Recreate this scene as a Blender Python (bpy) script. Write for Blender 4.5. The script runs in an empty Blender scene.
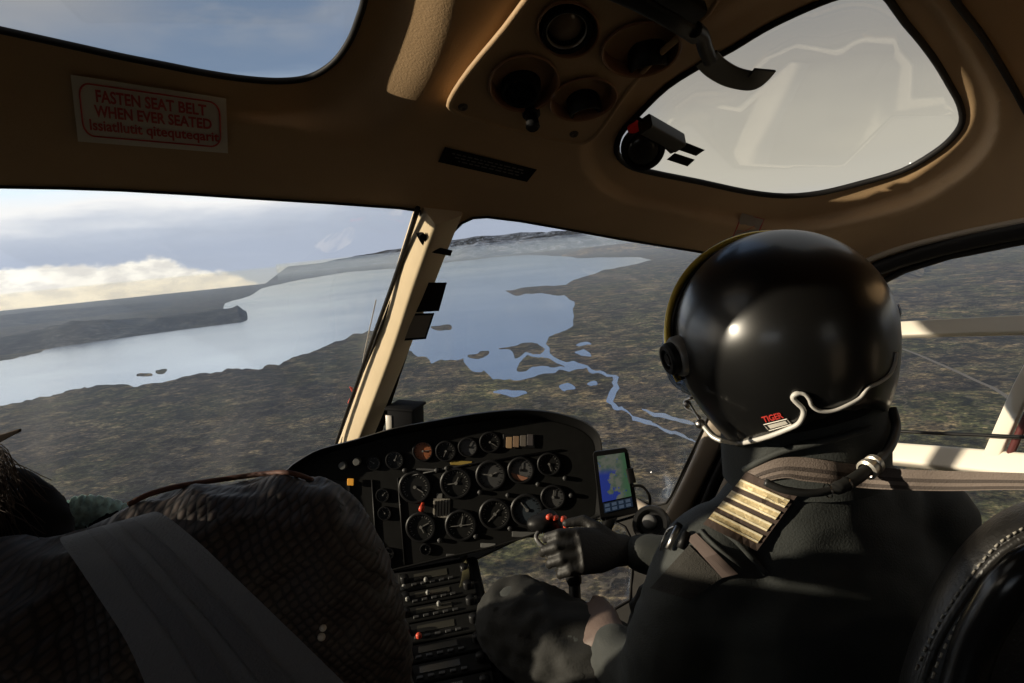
import bpy, bmesh, math, random
from mathutils import Vector, Matrix, noise
from mathutils.geometry import delaunay_2d_cdt
random.seed(7)
SC = bpy.context.scene
COL = SC.collection
# ------------------------------------------------------------------ camera
F = 683.0
PITCH = math.radians(8.3); ROLL = math.radians(5.7)
fw = Vector((0, math.cos(PITCH), -math.sin(PITCH)))
r0 = Vector((1, 0, 0)); u0 = Vector((0, math.sin(PITCH), math.cos(PITCH)))
rt = r0*math.cos(ROLL) - u0*math.sin(ROLL)
up = u0*math.cos(ROLL) + r0*math.sin(ROLL)
cam = bpy.data.cameras.new('camera'); cam.sensor_width = 36; cam.lens = 36*F/1024
cam.clip_start = 0.02; cam.clip_end = 400000
cam_o = bpy.data.objects.new('camera', cam); COL.objects.link(cam_o)
cam_o.matrix_world = Matrix(((rt.x, up.x, -fw.x, 0), (rt.y, up.y, -fw.y, 0), (rt.z, up.z, -fw.z, 0), (0, 0, 0, 1)))
SC.camera = cam_o
SC.view_settings.view_transform = 'Standard'; SC.view_settings.look = 'None'
SC.view_settings.gamma = 1; SC.view_settings.use_curve_mapping = False
SC.view_settings.exposure = 0.2
SC.cycles.max_bounces = 6; SC.cycles.transparent_max_bounces = 16; SC.cycles.volume_bounces = 0
SC.cycles.caustics_reflective = False; SC.cycles.caustics_refractive = False
SC.cycles.sample_clamp_indirect = 3.0; SC.cycles.sample_clamp_direct = 12.0

# ------------------------------------------------------------------ node helpers
class NT:
    def __init__(s, tree): s.t = tree; s.n = tree.nodes; s.l = tree.links
    def node(s, kind, ins=None, **props):
        nd = s.n.new(kind)
        for k, v in props.items(): setattr(nd, k, v)
        for k, v in (ins or {}).items(): s.put(nd.inputs[k], v)
        return nd
    def put(s, sock, v):
        if isinstance(v, bpy.types.NodeSocket): s.l.new(v, sock)
        else: sock.default_value = v
    def m(s, op, a, b=0.0, c=0.0, clamp=False):
        nd = s.node('ShaderNodeMath', {0: a, 1: b, 2: c}, operation=op); nd.use_clamp = clamp
        return nd.outputs[0]
    def ss(s, x, lo, hi):
        return s.node('ShaderNodeMapRange', {0: x, 1: lo, 2: hi, 3: 0.0, 4: 1.0}, interpolation_type='SMOOTHSTEP').outputs[0]
    def mix(s, f, a, b, mode='MIX'):
        nd = s.node('ShaderNodeMix', {0: f}, data_type='RGBA', blend_type=mode)
        s.put(nd.inputs[6], a if not isinstance(a, tuple) else (*a[:3], 1)); s.put(nd.inputs[7], b if not isinstance(b, tuple) else (*b[:3], 1))
        return nd.outputs[2]
    def noise(s, vec, scale, detail=4, rough=.55, dist=0.0):
        return s.node('ShaderNodeTexNoise', {'Vector': vec, 'Scale': scale, 'Detail': detail, 'Roughness': rough, 'Distortion': dist}).outputs[0]
    def ramp(s, f, stops):
        nd = s.node('ShaderNodeValToRGB', {0: f}); cr = nd.color_ramp
        while len(cr.elements) < len(stops): cr.elements.new(.5)
        for e, (p, c) in zip(cr.elements, stops): e.position = p; e.color = (*c, 1)
        return nd.outputs[0]
    def vmap(s, vec, scale=(1, 1, 1), loc=(0, 0, 0), rot=(0, 0, 0)):
        return s.node('ShaderNodeMapping', {0: vec, 1: loc, 2: rot, 3: scale}).outputs[0]

# ------------------------------------------------------------------ sky
W = bpy.data.worlds.new('sky'); SC.world = W; W.use_nodes = True
w = NT(W.node_tree); w.n.clear()
tc = w.node('ShaderNodeTexCoord'); D = tc.outputs['Generated']
xyz = w.node('ShaderNodeSeparateXYZ', {0: D}); X, Y, Z = xyz.outputs
az = w.m('ARCTAN2', X, Y)                    # radians, right positive
el = w.m('ARCSINE', Z)
n1 = w.noise(w.vmap(D, (2.2, 2.2, 11.0)), 1.6, 6, .6)
n2 = w.noise(w.vmap(D, (1, 1, 3.0)), 3.0, 5, .55)
elw = w.m('ADD', el, w.m('MULTIPLY', w.m('SUBTRACT', n1, .5), .07))
base = w.ramp(w.m('MULTIPLY', elw, 1/0.7, clamp=True), [
    (0.0, (.46, .51, .63)), (.045, (.47, .52, .64)), (.085, (.62, .66, .75)), (.125, (1.0, .98, .97)), (.165, (.86, .98, 1.08)),
    (.21, (1.02, 1.04, 1.04)), (.28, (.42, .48, .56)), (.36, (.17, .23, .33)), (.7, (.13, .18, .27)), (1.0, (.10, .14, .22))])
# upper cloud sheets: warm white drifts left, a grey overcast right
cl = w.ss(n2, .47, .66)
hi_m = w.ss(el, .24, .36)
left_m = w.m('SUBTRACT', 1.0, w.ss(az, -.56, -.34))
cloudc = w.mix(w.m('MULTIPLY', w.m('MULTIPLY', cl, hi_m), .85), base, (.44, .42, .39))
cloudc = w.mix(w.m('MULTIPLY', w.m('MULTIPLY', left_m, hi_m), .8), cloudc, (.40, .37, .335))
ahead = w.ramp(w.m('MULTIPLY', elw, 1/0.3, clamp=True), [(0, (.36, .40, .52)), (.2, (.40, .45, .55)), (.45, (.15, .22, .35)), (1, (.16, .22, .33))])
cloudc = w.mix(w.m('MULTIPLY', w.ss(az, -.34, -.08), .95), cloudc, ahead)
gr_m = w.m('MULTIPLY', w.ss(az, .10, .26), w.ss(el, -.02, .04))
greyc = w.ramp(w.ss(w.m('ADD', el, w.m('MULTIPLY', w.m('SUBTRACT', n2, .5), .12)), .02, .36), [(0, (.50, .46, .38)), (.45, (.34, .315, .28)), (1, (.235, .235, .235))])
skyc = w.mix(gr_m, cloudc, greyc)
# lavender grey layer band low over the fjord, ahead and right of it
low = w.m('MULTIPLY', w.m('SUBTRACT', 1.0, w.ss(elw, .035, .085)), w.m('SUBTRACT', .55, w.m('MULTIPLY', w.ss(az, .15, .3), .5)))
skyc = w.mix(low, skyc, (.45, .50, .61))
# bright cumulus bank low on the left
puff = w.noise(w.vmap(D, (1, 1, 1.5)), 17, 6, .6)
edge = w.m('MULTIPLY', w.m('SUBTRACT', puff, .5), .055)
top = w.m('ADD', w.m('MULTIPLY', w.ss(az, -.36, -.62), .0), .052)
ctop = w.m('ADD', edge, w.m('SUBTRACT', .020, w.m('MULTIPLY', w.ss(az, -.46, -.325), .045)))
cum = w.m('MULTIPLY', w.m('SUBTRACT', 1.0, w.ss(w.m('SUBTRACT', el, ctop), -.006, .004)), w.ss(el, -.085, -.06))
cum = w.m('MULTIPLY', cum, w.m('SUBTRACT', 1.0, w.ss(az, -.365, -.315)))
cshade = w.ss(w.noise(w.vmap(D, (1, 1, 2.5)), 26, 4, .6), .35, .62)
cumc = w.mix(cshade, (.80, .76, .71), (1.08, 1.02, .92))
skyc = w.mix(cum, skyc, cumc)
# the low sun's brightness in the air, out to the left
sd = w.node('ShaderNodeVectorMath', {0: D, 1: (-.98, .02, .19)}, operation='DOT_PRODUCT').outputs['Value']
glow = w.ss(sd, .90, 1.0)
skyc = w.mix(w.m('MULTIPLY', glow, .8), skyc, (1.5, 1.25, .95))
skyc = w.mix(w.ss(el, -.06, -.12), skyc, (.05, .05, .05))
bg = w.node('ShaderNodeBackground', {0: skyc, 1: 1.0})
w.l.new(bg.outputs[0], w.node('ShaderNodeOutputWorld').inputs[0])
# ------------------------------------------------------------------ sun
SUN_DIR = Vector((-.962, -.13, .235)).normalized()       # towards the sun
sl = bpy.data.lights.new('sun', 'SUN'); sl.energy = 5.0; sl.angle = math.radians(.6); sl.color = (1.0, .86, .66)
so = bpy.data.objects.new('sun', sl); COL.objects.link(so); so.rotation_euler = SUN_DIR.to_track_quat('Z', 'Y').to_euler()

# ------------------------------------------------------------------ geometry helpers
def ray(px, py): return (fw + rt*((px-512)/F) + up*((341.5-py)/F))
def P(px, py, d): return ray(px, py)*d
def ground(px, py, z=-600.0):
    r = ray(px, py); return r*(z/r.z)
def link_bm(name, bm, mat, parent=None, smooth=True, mats=None):
    me = bpy.data.meshes.new(name); bm.normal_update(); bm.to_mesh(me); bm.free()
    if smooth:
        for p_ in me.polygons: p_.use_smooth = True
    for m_ in (mats or [mat]): me.materials.append(m_)
    o = bpy.data.objects.new(name, me); COL.objects.link(o)
    if parent: o.parent = parent; o.matrix_parent_inverse = parent.matrix_world.inverted()
    return o
def tag(o, label=None, cat=None, group=None, kind=None):
    if label: o['label'] = label
    if cat: o['category'] = cat
    if group: o['group'] = group
    if kind: o['kind'] = kind
    return o
def thing(name, label, cat, loc=(0, 0, 0), group=None):
    o = bpy.data.objects.new(name, None); COL.objects.link(o); o.location = loc; o.empty_display_size = .05
    o.matrix_world = Matrix.Translation(Vector(loc))
    return tag(o, label, cat, group)
def struct(o): o['kind'] = 'structure'; return o
def autosmooth(o, ang=40):
    me = o.data
    bm = bmesh.new(); bm.from_mesh(me)
    for e in bm.edges:
        if len(e.link_faces) == 2 and e.calc_face_angle(0) > math.radians(ang): e.smooth = False
    bm.to_mesh(me); bm.free(); return o

def add_tube(bm, pts, rad, seg=10, caps=True, closed=False, flat=None):
    """sweep a circle (or an ellipse, flat=(normal hint, ratio)) along pts; rad number or list"""
    n = len(pts); rings = []
    prevn = None
    for i, p in enumerate(pts):
        p = Vector(p)
        a = Vector(pts[(i-1) % n] if (closed or i > 0) else pts[i]); b = Vector(pts[(i+1) % n] if (closed or i < n-1) else pts[i])
        t = (b-a).normalized()
        if flat: nn = (flat[0] - t*flat[0].dot(t)).normalized()
        elif prevn is None:
            h = Vector((0, 0, 1)) if abs(t.z) < .9 else Vector((1, 0, 0)); nn = (h - t*h.dot(t)).normalized()
        else: nn = (prevn - t*prevn.dot(t)).normalized()
        prevn = nn; bb = t.cross(nn)
        r = rad[i] if isinstance(rad, (list, tuple)) else rad
        rings.append([bm.verts.new(p + nn*(math.cos(2*math.pi*k/seg)*r*(flat[1] if flat else 1)) + bb*(math.sin(2*math.pi*k/seg)*r)) for k in range(seg)])
    m = n if closed else n-1
    for i in range(m):
        A, B = rings[i], rings[(i+1) % n]
        for k in range(seg): bm.faces.new((A[k], A[(k+1) % seg], B[(k+1) % seg], B[k]))
    if caps and not closed:
        bm.faces.new(rings[0][::-1]); bm.faces.new(rings[-1])
    return bm
def smooth_line(pts, n=6):
    pts = [Vector(p) for p in pts]; out = []
    for i in range(len(pts)-1):
        p0 = pts[max(i-1, 0)]; p1 = pts[i]; p2 = pts[i+1]; p3 = pts[min(i+2, len(pts)-1)]
        for k in range(n):
            t = k/n
            out.append(.5*((2*p1)+(p2-p0)*t+(2*p0-5*p1+4*p2-p3)*t*t+(3*p1-p0-3*p2+p3)*t**3))
    out.append(pts[-1]); return out
def smooth_loop(pts, n=5):
    pts = [Vector(p) for p in pts]; N = len(pts); out = []
    for i in range(N):
        p0, p1, p2, p3 = pts[i-1], pts[i], pts[(i+1) % N], pts[(i+2) % N]
        for k in range(n):
            t = k/n
            out.append(.5*((2*p1)+(p2-p0)*t+(2*p0-5*p1+4*p2-p3)*t*t+(3*p1-p0-3*p2+p3)*t**3))
    return out
def frame(nrm, upv=Vector((0, 0, 1))):
    """matrix whose z axis is nrm and y axis is near upv"""
    z = nrm.normalized(); x = upv.cross(z).normalized(); y = z.cross(x)
    return Matrix(((x.x, y.x, z.x), (x.y, y.y, z.y), (x.z, y.z, z.z))).to_4x4()
def add_lathe(bm, prof, M, seg=28, mat=0, sx=1, sy=1):
    rings = []
    for r, z in prof:
        if r < 1e-6: rings.append([bm.verts.new(M @ Vector((0, 0, z)))])
        else: rings.append([bm.verts.new(M @ Vector((r*sx*math.cos(2*math.pi*k/seg), r*sy*math.sin(2*math.pi*k/seg), z))) for k in range(seg)])
    for A, B in zip(rings, rings[1:]):
        for k in range(seg):
            k2 = (k+1) % seg
            if len(A) == 1 and len(B) == 1: continue
            if len(A) == 1: f = bm.faces.new((A[0], B[k], B[k2]))
            elif len(B) == 1: f = bm.faces.new((A[k], B[0], A[k2]))
            else: f = bm.faces.new((A[k], B[k], B[k2], A[k2]))
            f.material_index = mat
    return bm
def add_box(bm, M, sx, sy, sz, bev=0.0, seg=2, mat=0):
    """box centred on M's origin"""
    b2 = bmesh.new(); bmesh.ops.create_cube(b2, size=1)
    for v in b2.verts: v.co = Vector((v.co.x*sx, v.co.y*sy, v.co.z*sz))
    if bev: bmesh.ops.bevel(b2, geom=b2.edges[:], offset=bev, segments=seg, affect='EDGES', profile=.5)
    vm = {v: bm.verts.new(M @ v.co) for v in b2.verts}
    for f in b2.faces:
        g = bm.faces.new([vm[v] for v in f.verts]); g.material_index = mat
    b2.free(); return bm
def inside(pt, poly):
    x, y = pt; c = False; n = len(poly); j = n-1
    for i in range(n):
        xi, yi = poly[i][0], poly[i][1]; xj, yj = poly[j][0], poly[j][1]
        if (yi > y) != (yj > y) and x < (xj-xi)*(y-yi)/(yj-yi)+xi: c = not c
        j = i
    return c
def pdist(pt, poly):
    x, y = pt; best = 1e9; n = len(poly)
    for i in range(n):
        ax, ay = poly[i][0], poly[i][1]; bx, by = poly[(i+1) % n][0], poly[(i+1) % n][1]
        dx, dy = bx-ax, by-ay; L = dx*dx+dy*dy
        t = 0 if L == 0 else max(0, min(1, ((x-ax)*dx+(y-ay)*dy)/L))
        d = math.hypot(x-ax-t*dx, y-ay-t*dy)
        if d < best: best = d
    return best
def loop2(pts, n=5): return [(v.x, v.y) for v in smooth_loop([(a, b, 0) for a, b in pts], n)]
def dens(pts, step, closed=True):
    out = []; n = len(pts)
    for i in range(n if closed else n-1):
        a = pts[i]; b = pts[(i+1) % n]; L = math.hypot(b[0]-a[0], b[1]-a[1]); k = max(1, int(L/step))
        for j in range(k): out.append((a[0]+(b[0]-a[0])*j/k, a[1]+(b[1]-a[1])*j/k))
    if not closed: out.append(pts[-1])
    return out
def cdt(outer, holes=(), grid=None, extra=()):
    """triangulate an outline with holes and grid points; returns 2-D verts and faces"""
    V = []; E = []
    for lp in [outer]+list(holes):
        s = len(V); V += [Vector(p) for p in lp]; E += [(s+i, s+(i+1) % len(lp)) for i in range(len(lp))]
    if grid:
        xs = [p[0] for p in outer]; ys = [p[1] for p in outer]
        x = min(xs)+grid*.5
        while x < max(xs):
            y = min(ys)+grid*.5
            while y < max(ys):
                p = (x, y)
                if inside(p, outer) and not any(inside(p, h) for h in holes) and pdist(p, outer) > grid*.4 and all(pdist(p, h) > grid*.4 for h in holes):
                    V.append(Vector(p))
                y += grid
            x += grid
    V += [Vector(p) for p in extra]
    vo, eo, fo, *_ = delaunay_2d_cdt(V, E, [], 0, 1e-7)
    fs = []
    for f in fo:
        c = (sum(vo[i][0] for i in f)/len(f), sum(vo[i][1] for i in f)/len(f))
        if inside(c, outer) and not any(inside(c, h) for h in holes): fs.append(tuple(f))
    return [tuple(v) for v in vo], fs
def slab(bm, V2, F2, top, thick, mat=0):
    """V2 mapped by top(x,y)->point; second skin = thick(point)->point; closed solid"""
    used = sorted({i for f in F2 for i in f}); A = {}; B = {}
    for i in used:
        p = top(*V2[i]); A[i] = bm.verts.new(p); B[i] = bm.verts.new(thick(p))
    cnt = {}
    for f in F2:
        for a, b in zip(f, f[1:]+f[:1]): cnt[(a, b)] = 1
    for f in F2:
        g = bm.faces.new([A[i] for i in f]); g.material_index = mat
        g = bm.faces.new([B[i] for i in reversed(f)]); g.material_index = mat
    for (a, b) in cnt:
        if (b, a) not in cnt:
            g = bm.faces.new((A[b], A[a], B[a], B[b])); g.material_index = mat
    return bm

# ------------------------------------------------------------------ materials
MATS = {}
def mat(name, col, rough=.6, metal=0.0, var=0.0, vscale=30, bump=0.0, bscale=200, coat=0.0, emit=None, spec=.5, sheen=0):
    if name in MATS: return MATS[name]
    m_ = bpy.data.materials.new(name); m_.use_nodes = True; t = NT(m_.node_tree); t.n.clear()
    out = t.node('ShaderNodeOutputMaterial'); b = t.node('ShaderNodeBsdfPrincipled', {'Base Color': (*col, 1), 'Roughness': rough, 'Metallic': metal, 'Coat Weight': coat, 'Specular IOR Level': spec, 'Sheen Weight': sheen})
    tcn = t.node('ShaderNodeTexCoord').outputs['Object']
    if var:
        nz = t.noise(tcn, vscale, 4)
        c = t.mix(t.ss(nz, .3, .7), tuple(x*(1-var) for x in col), tuple(min(1, x*(1+var)) for x in col)); t.l.new(c, b.inputs['Base Color'])
    if bump:
        bp = t.node('ShaderNodeBump', {'Strength': bump, 'Distance': .002, 'Height': t.noise(tcn, bscale, 3)}); t.l.new(bp.outputs[0], b.inputs['Normal'])
    if emit:
        t.put(b.inputs['Emission Color'], (*emit[0], 1)); b.inputs['Emission Strength'].default_value = emit[1]
    t.l.new(b.outputs[0], out.inputs[0]); MATS[name] = m_; return m_
def glass_mat(name, tint=(.97, .98, .98), refl=.05, dirt=0.0):
    m_ = bpy.data.materials.new(name); m_.use_nodes = True; t = NT(m_.node_tree); t.n.clear()
    tr = t.node('ShaderNodeBsdfTransparent', {0: (*tint, 1)}); gl = t.node('ShaderNodeBsdfGlossy', {'Color': (1, 1, 1, 1), 'Roughness': .04})
    fr = t.node('ShaderNodeFresnel', {'IOR': 1.35}).outputs[0]
    mx = t.node('ShaderNodeMixShader', {0: t.m('MULTIPLY', fr, refl*10, clamp=True), 1: tr.outputs[0], 2: gl.outputs[0]}).outputs[0]
    if dirt:
        tcn = t.node('ShaderNodeTexCoord').outputs['Object']
        smear = t.ss(t.noise(t.vmap(tcn, (2.0, 2.0, 1.0)), 2.6, 3, .5, .4), .52, .8)
        df = t.node('ShaderNodeBsdfDiffuse', {0: (.9, .86, .8, 1)})
        tl = t.node('ShaderNodeBsdfTranslucent', {0: (.9, .86, .8, 1)})
        dd = t.node('ShaderNodeMixShader', {0: .5, 1: df.outputs[0], 2: tl.outputs[0]}).outputs[0]
        mx = t.node('ShaderNodeMixShader', {0: t.m('ADD', t.m('MULTIPLY', smear, dirt), dirt*.15), 1: mx, 2: dd}).outputs[0]
    t.l.new(mx, t.node('ShaderNodeOutputMaterial').inputs[0]); MATS[name] = m_; return m_
CREAM = mat('cabin_cream', (.50, .335, .185), .62, var=.06, vscale=6, bump=.25, bscale=350)
CREAM_PAINT = mat('post_cream', (.74, .60, .40), .5, var=.04, vscale=8, bump=.1, bscale=300)
GREYTRIM = mat('post_greige', (.40, .33, .26), .45, var=.05, vscale=8)
WHITEP = mat('white_paint', (.80, .74, .64), .4)
BLACK = mat('black_plastic', (.009, .009, .0095), .45, spec=.25)
BLACKM = mat('black_matt', (.008, .008, .009), .85, spec=.15)
RUBBER = mat('black_rubber', (.010, .009, .009), .6, spec=.25)
DARKIN = mat('dark_interior', (.020, .018, .016), .85, var=.2)
BROWNC = mat('brown_cup', (.34, .17, .085), .5)
STEEL = mat('steel', (.5, .48, .45), .3, metal=1)
REDP = mat('red_print', (.50, .035, .025), .5)
WHITEL = mat('white_label', (.72, .68, .60), .5)
GLASS = glass_mat('window_glass', refl=.007)
WGLASS = glass_mat('windshield_glass', refl=.012, dirt=.035)

# ------------------------------------------------------------------ landscape
GZ = -600.0
def terrain_mat(name, c1, c2, c3, s=1/700, rough=.95):
    m_ = bpy.data.materials.new(name); m_.use_nodes = True; t = NT(m_.node_tree); t.n.clear()
    b = t.node('ShaderNodeBsdfPrincipled', {'Roughness': rough, 'Specular IOR Level': .1})
    pos = t.node('ShaderNodeNewGeometry').outputs['Position']
    a = t.noise(pos, s, 8, .62, .6); bb = t.noise(pos, s*6, 8, .68, .3); c = t.noise(t.vmap(pos, (1, 1.6, 1), rot=(0, 0, .5)), s*26, 5, .65)
    k = t.mix(t.ss(a, .40, .60), c1, c2); k = t.mix(t.ss(bb, .50, .62), k, c3)
    k = t.mix(t.m('MULTIPLY', t.ss(bb, .47, .38), .7), k, tuple(x*.35 for x in c2))
    k = t.mix(t.m('MULTIPLY', t.ss(c, .50, .64), .7), k, tuple(x*.30 for x in c1))
    k = t.mix(t.m('MULTIPLY', t.ss(c, .44, .32), .5), k, tuple(x*1.9 for x in c3))
    v1 = t.noise(pos, s*9, 6, .6, .8); v2 = t.noise(pos, s*50, 4, .6); v3 = t.noise(pos, s*2.2, 4, .6)
    mul = t.m('MULTIPLY', t.m('ADD', .35, t.m('MULTIPLY', t.ss(v1, .38, .62), 1.35)), t.m('ADD', .45, t.m('MULTIPLY', t.ss(v2, .36, .66), 1.15)))
    mul = t.m('MULTIPLY', mul, t.m('ADD', .7, t.m('MULTIPLY', t.ss(v3, .35, .65), .6)))
    k = t.mix(1.0, k, t.node('ShaderNodeCombineColor', {0: mul, 1: mul, 2: mul}).outputs[0], 'MULTIPLY')
    tr = t.m('ABSOLUTE', t.m('SUBTRACT', t.noise(pos, s*1.6, 5, .55, .4), .5))
    k = t.mix(t.m('MULTIPLY', t.m('SUBTRACT', 1.0, t.ss(tr, .001, .007)), .5), k, (.17, .15, .12))
    x = t.node('ShaderNodeSeparateXYZ', {0: pos}).outputs[0]
    y = t.node('ShaderNodeSeparateXYZ', {0: pos}).outputs[1]
    lf = t.ss(t.m('DIVIDE', x, t.m('MAXIMUM', y, 10.0)), .0, -.28)        # terrain towards the left is darker and greyer
    k = t.mix(t.m('MULTIPLY', lf, .8), k, t.mix(1.0, k, (.42, .46, .52), 'MULTIPLY'))
    t.l.new(k, b.inputs[0])
    bp = t.node('ShaderNodeBump', {'Strength': .6, 'Distance': 12.0, 'Height': t.m('ADD', bb, t.m('MULTIPLY', c, .5))}); t.l.new(bp.outputs[0], b.inputs['Normal'])
    t.l.new(b.outputs[0], t.node('ShaderNodeOutputMaterial').inputs[0]); return m_
TERR = terrain_mat('tundra', (.064, .052, .040), (.066, .068, .030), (.165, .130, .075))
HILLM = terrain_mat('far_hill', (.060, .060, .058), (.050, .054, .055), (.08, .074, .06), s=1/3000)
HILLB = terrain_mat('hazed_far_hill', (.13, .155, .215), (.12, .145, .20), (.15, .17, .22), s=1/6000)  # blue of distance haze put into the colour of the farthest ridges
HILLY = terrain_mat('sandy_hill', (.16, .12, .07), (.12, .10, .06), (.19, .15, .09), s=1/2500)
def water_mat():
    m_ = bpy.data.materials.new('water'); m_.use_nodes = True; t = NT(m_.node_tree); t.n.clear()
    pos = t.node('ShaderNodeNewGeometry').outputs['Position']
    b = t.node('ShaderNodeBsdfPrincipled', {'Base Color': (.40, .51, .72, 1), 'Roughness': .16, 'Metallic': .75, 'IOR': 1.5, 'Specular IOR Level': .9})
    h = t.noise(pos, 1/400, 5)
    bp = t.node('ShaderNodeBump', {'Strength': .25, 'Distance': 6.0, 'Height': h}); t.l.new(bp.outputs[0], b.inputs['Normal'])
    t.l.new(t.m('ADD', .10, t.m('MULTIPLY', t.noise(pos, 1/3000, 4), .22)), b.inputs['Roughness'])
    t.l.new(b.outputs[0], t.node('ShaderNodeOutputMaterial').inputs[0]); return m_
WATER = water_mat()
bm = bmesh.new(); S_ = 160000
q = [bm.verts.new(p) for p in ((-30000, -20000, GZ), (S_, -20000, GZ), (S_, S_, GZ), (-50000, S_, GZ), (-8300, 23800, GZ), (-30000, 21000, GZ))]; bm.faces.new(q)
gr = link_bm('ground', bm, TERR, smooth=False); struct(gr)
def rough_outline(pts, amp, step=9):
    """densify a shoreline in picture units and roughen it (the roughness shrinks with distance)"""
    out = []
    pts = loop2(pts, 3) if len(pts) < 14 else pts
    for i, (x, y) in enumerate(dens(pts, step*.4)):
        hz = 292 - .1*x; k = max(0.0, min(1.0, (y-hz)/120.0))
        out.append((x + amp*k*noise.noise(Vector((x*.09, y*.12, 1.3)))*2.2, y + amp*k*noise.noise(Vector((x*.11, y*.1, 7.7)))*1.2 + .9*k*noise.noise(Vector((x*.4, y*.5, 2.0)))))
    return out
def flat_patch(name, pts, z, m_, amp=4, holes=()):
    bm = bmesh.new(); V2, F2 = cdt(rough_outline(pts, amp), [rough_outline(h, amp*.6, 5) for h in holes])
    vs = {}
    for f in F2:
        for i in f:
            if i not in vs: vs[i] = bm.verts.new(ground(*V2[i], z))
        bm.faces.new([vs[i] for i in f])
    bmesh.ops.recalc_face_normals(bm, faces=bm.faces[:])
    o = link_bm(name, bm, m_, smooth=False)
    if o.data.polygons[0].normal.z < 0: o.data.flip_normals()
    return o
lake = [(-500, 470), (-200, 440), (0, 407), (41, 397), (82, 389), (103, 385), (135, 386), (164, 381), (197, 375), (230, 369), (262, 369), (287, 360), (312, 352), (332, 344), (353, 334), (377, 330), (400, 345),
        (415, 353), (431, 362), (446, 361), (462, 359), (468, 370), (487, 370), (493, 378), (524, 379), (540, 375), (565, 370), (584, 369), (597, 374), (609, 378), (615, 387), (607, 395), (605, 402), (613, 408), (640, 422), (690, 441), (700, 446), (701, 443), (660, 426), (618, 406), (611, 400), (619, 388), (621, 379), (602, 373), (586, 366),
        (565, 361), (549, 353), (545, 344), (546, 336), (565, 331), (573, 325), (573, 309), (576, 301), (565, 296), (540, 294), (515, 295), (506, 291), (531, 287), (565, 284), (574, 280), (590, 275), (606, 270), (627, 266), (652, 260), (640, 257),
        (577, 258), (559, 256), (527, 255), (499, 257), (452, 262), (402, 268), (348, 272), (300, 280), (262, 288), (250, 296), (225, 303), (223, 311), (197, 319), (164, 325), (102, 338), (61, 346), (0, 362), (-200, 400), (-500, 440)]
isl = [[(498, 348), (515, 345), (531, 342), (543, 348), (541, 353), (527, 353), (515, 358), (510, 350)],
       [(468, 355), (490, 351), (484, 358), (471, 359)],
       [(524, 358), (537, 356), (556, 362), (565, 367), (546, 366), (534, 367), (524, 372), (515, 370)],
       [(431, 327), (449, 325), (451, 329), (437, 330)], [(138, 374), (150, 373), (152, 376), (141, 377)], [(156, 371), (166, 369), (165, 373), (158, 374)]]
lk = flat_patch('lake', lake, GZ+1.0, WATER, 3, isl); struct(lk)
for i, pd in enumerate([[(578, 343), (587, 342), (589, 345), (580, 346)], [(577, 352), (589, 351), (590, 356), (581, 357)], 
                        [(586, 382), (593, 381), (597, 384), (589, 385)], [(640, 408), (662, 413), (690, 423), (684, 424), (655, 415)], [(495, 392), (520, 390), (528, 394), (505, 397)], [(560, 385), (571, 383), (575, 389), (565, 391)]]):
    struct(flat_patch('pond', pd, GZ+1.2, WATER, 2.5))
def hill(name, pts, dist, depth, m_, zb=GZ-5, seed=0.0, rgh=.25, taper=True):
    """a ridge at ground distance dist (m): pts = picture (x, y) of its skyline; a real heightfield"""
    bm = bmesh.new(); rows = []
    prof = [0, .35, .72, .93, 1.0, .9, .6, .25, 0]
    line = smooth_line([(a, b, 0) for a, b in pts], 8)
    for i, p in enumerate(line):
        r = ray(p.x, p.y); hd = math.hypot(r.x, r.y); c = r*(dist/hd)
        e = min(1, min(i, len(line)-1-i)/6) if taper else 1
        h = (c.z - GZ)*1.0
        out = Vector((r.x, r.y, 0)).normalized(); row = []
        for j, q_ in enumerate(prof):
            off = (j/(len(prof)-1)-.5)*depth
            hh = h*q_*(1 + rgh*noise.noise(Vector((i*.31, j*.6, seed)))*(0 if q_ == 1 else 1)) + (h*.10*noise.noise(Vector((i*.45, 2, seed))) if q_ == 1 else 0)
            pt = Vector((c.x, c.y, 0)) + out*off; row.append(bm.verts.new((pt.x, pt.y, GZ - 8 + max(0, hh)*e)))
        rows.append(row)
    for a, b in zip(rows, rows[1:]):
        for k in range(len(prof)-1): bm.faces.new((a[k], b[k], b[k+1], a[k+1]))
    bmesh.ops.subdivide_edges(bm, edges=bm.edges[:], cuts=1, use_grid_fill=True)
    for v in bm.verts: v.co.z += (h*.05)*noise.noise(Vector((v.co.x/1500, v.co.y/1500, seed)))
    bmesh.ops.recalc_face_normals(bm, faces=bm.faces[:])
    return struct(link_bm(name, bm, m_))
hill('hill', [(-500, 400), (-250, 368), (-80, 347), (0, 337), (41, 329), (78, 320), (143, 318), (197, 312), (232, 307), (246, 304)], 9500, 2600, HILLM, seed=1)
hill('hill', [(-500, 378), (-200, 342), (-50, 322), (30, 312), (90, 307), (150, 303), (200, 303), (225, 306)], 17000, 5000, HILLM, seed=5)
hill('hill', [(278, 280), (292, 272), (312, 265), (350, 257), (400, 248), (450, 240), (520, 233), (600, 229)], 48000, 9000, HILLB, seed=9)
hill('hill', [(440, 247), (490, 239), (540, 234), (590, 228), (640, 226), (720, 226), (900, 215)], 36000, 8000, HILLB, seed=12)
hill('hill', [(560, 252), (600, 246), (640, 242), (700, 240), (800, 236)], 22000, 3500, HILLY, seed=3)
hill('hill', [(860, 262), (900, 262), (950, 275), (1000, 268), (1060, 262), (1200, 250)], 7000, 2200, HILLY, seed=21)
hill('hill', [(850, 235), (920, 240), (980, 228), (1050, 222), (1200, 205)], 13000, 3000, HILLM, seed=22)
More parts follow.
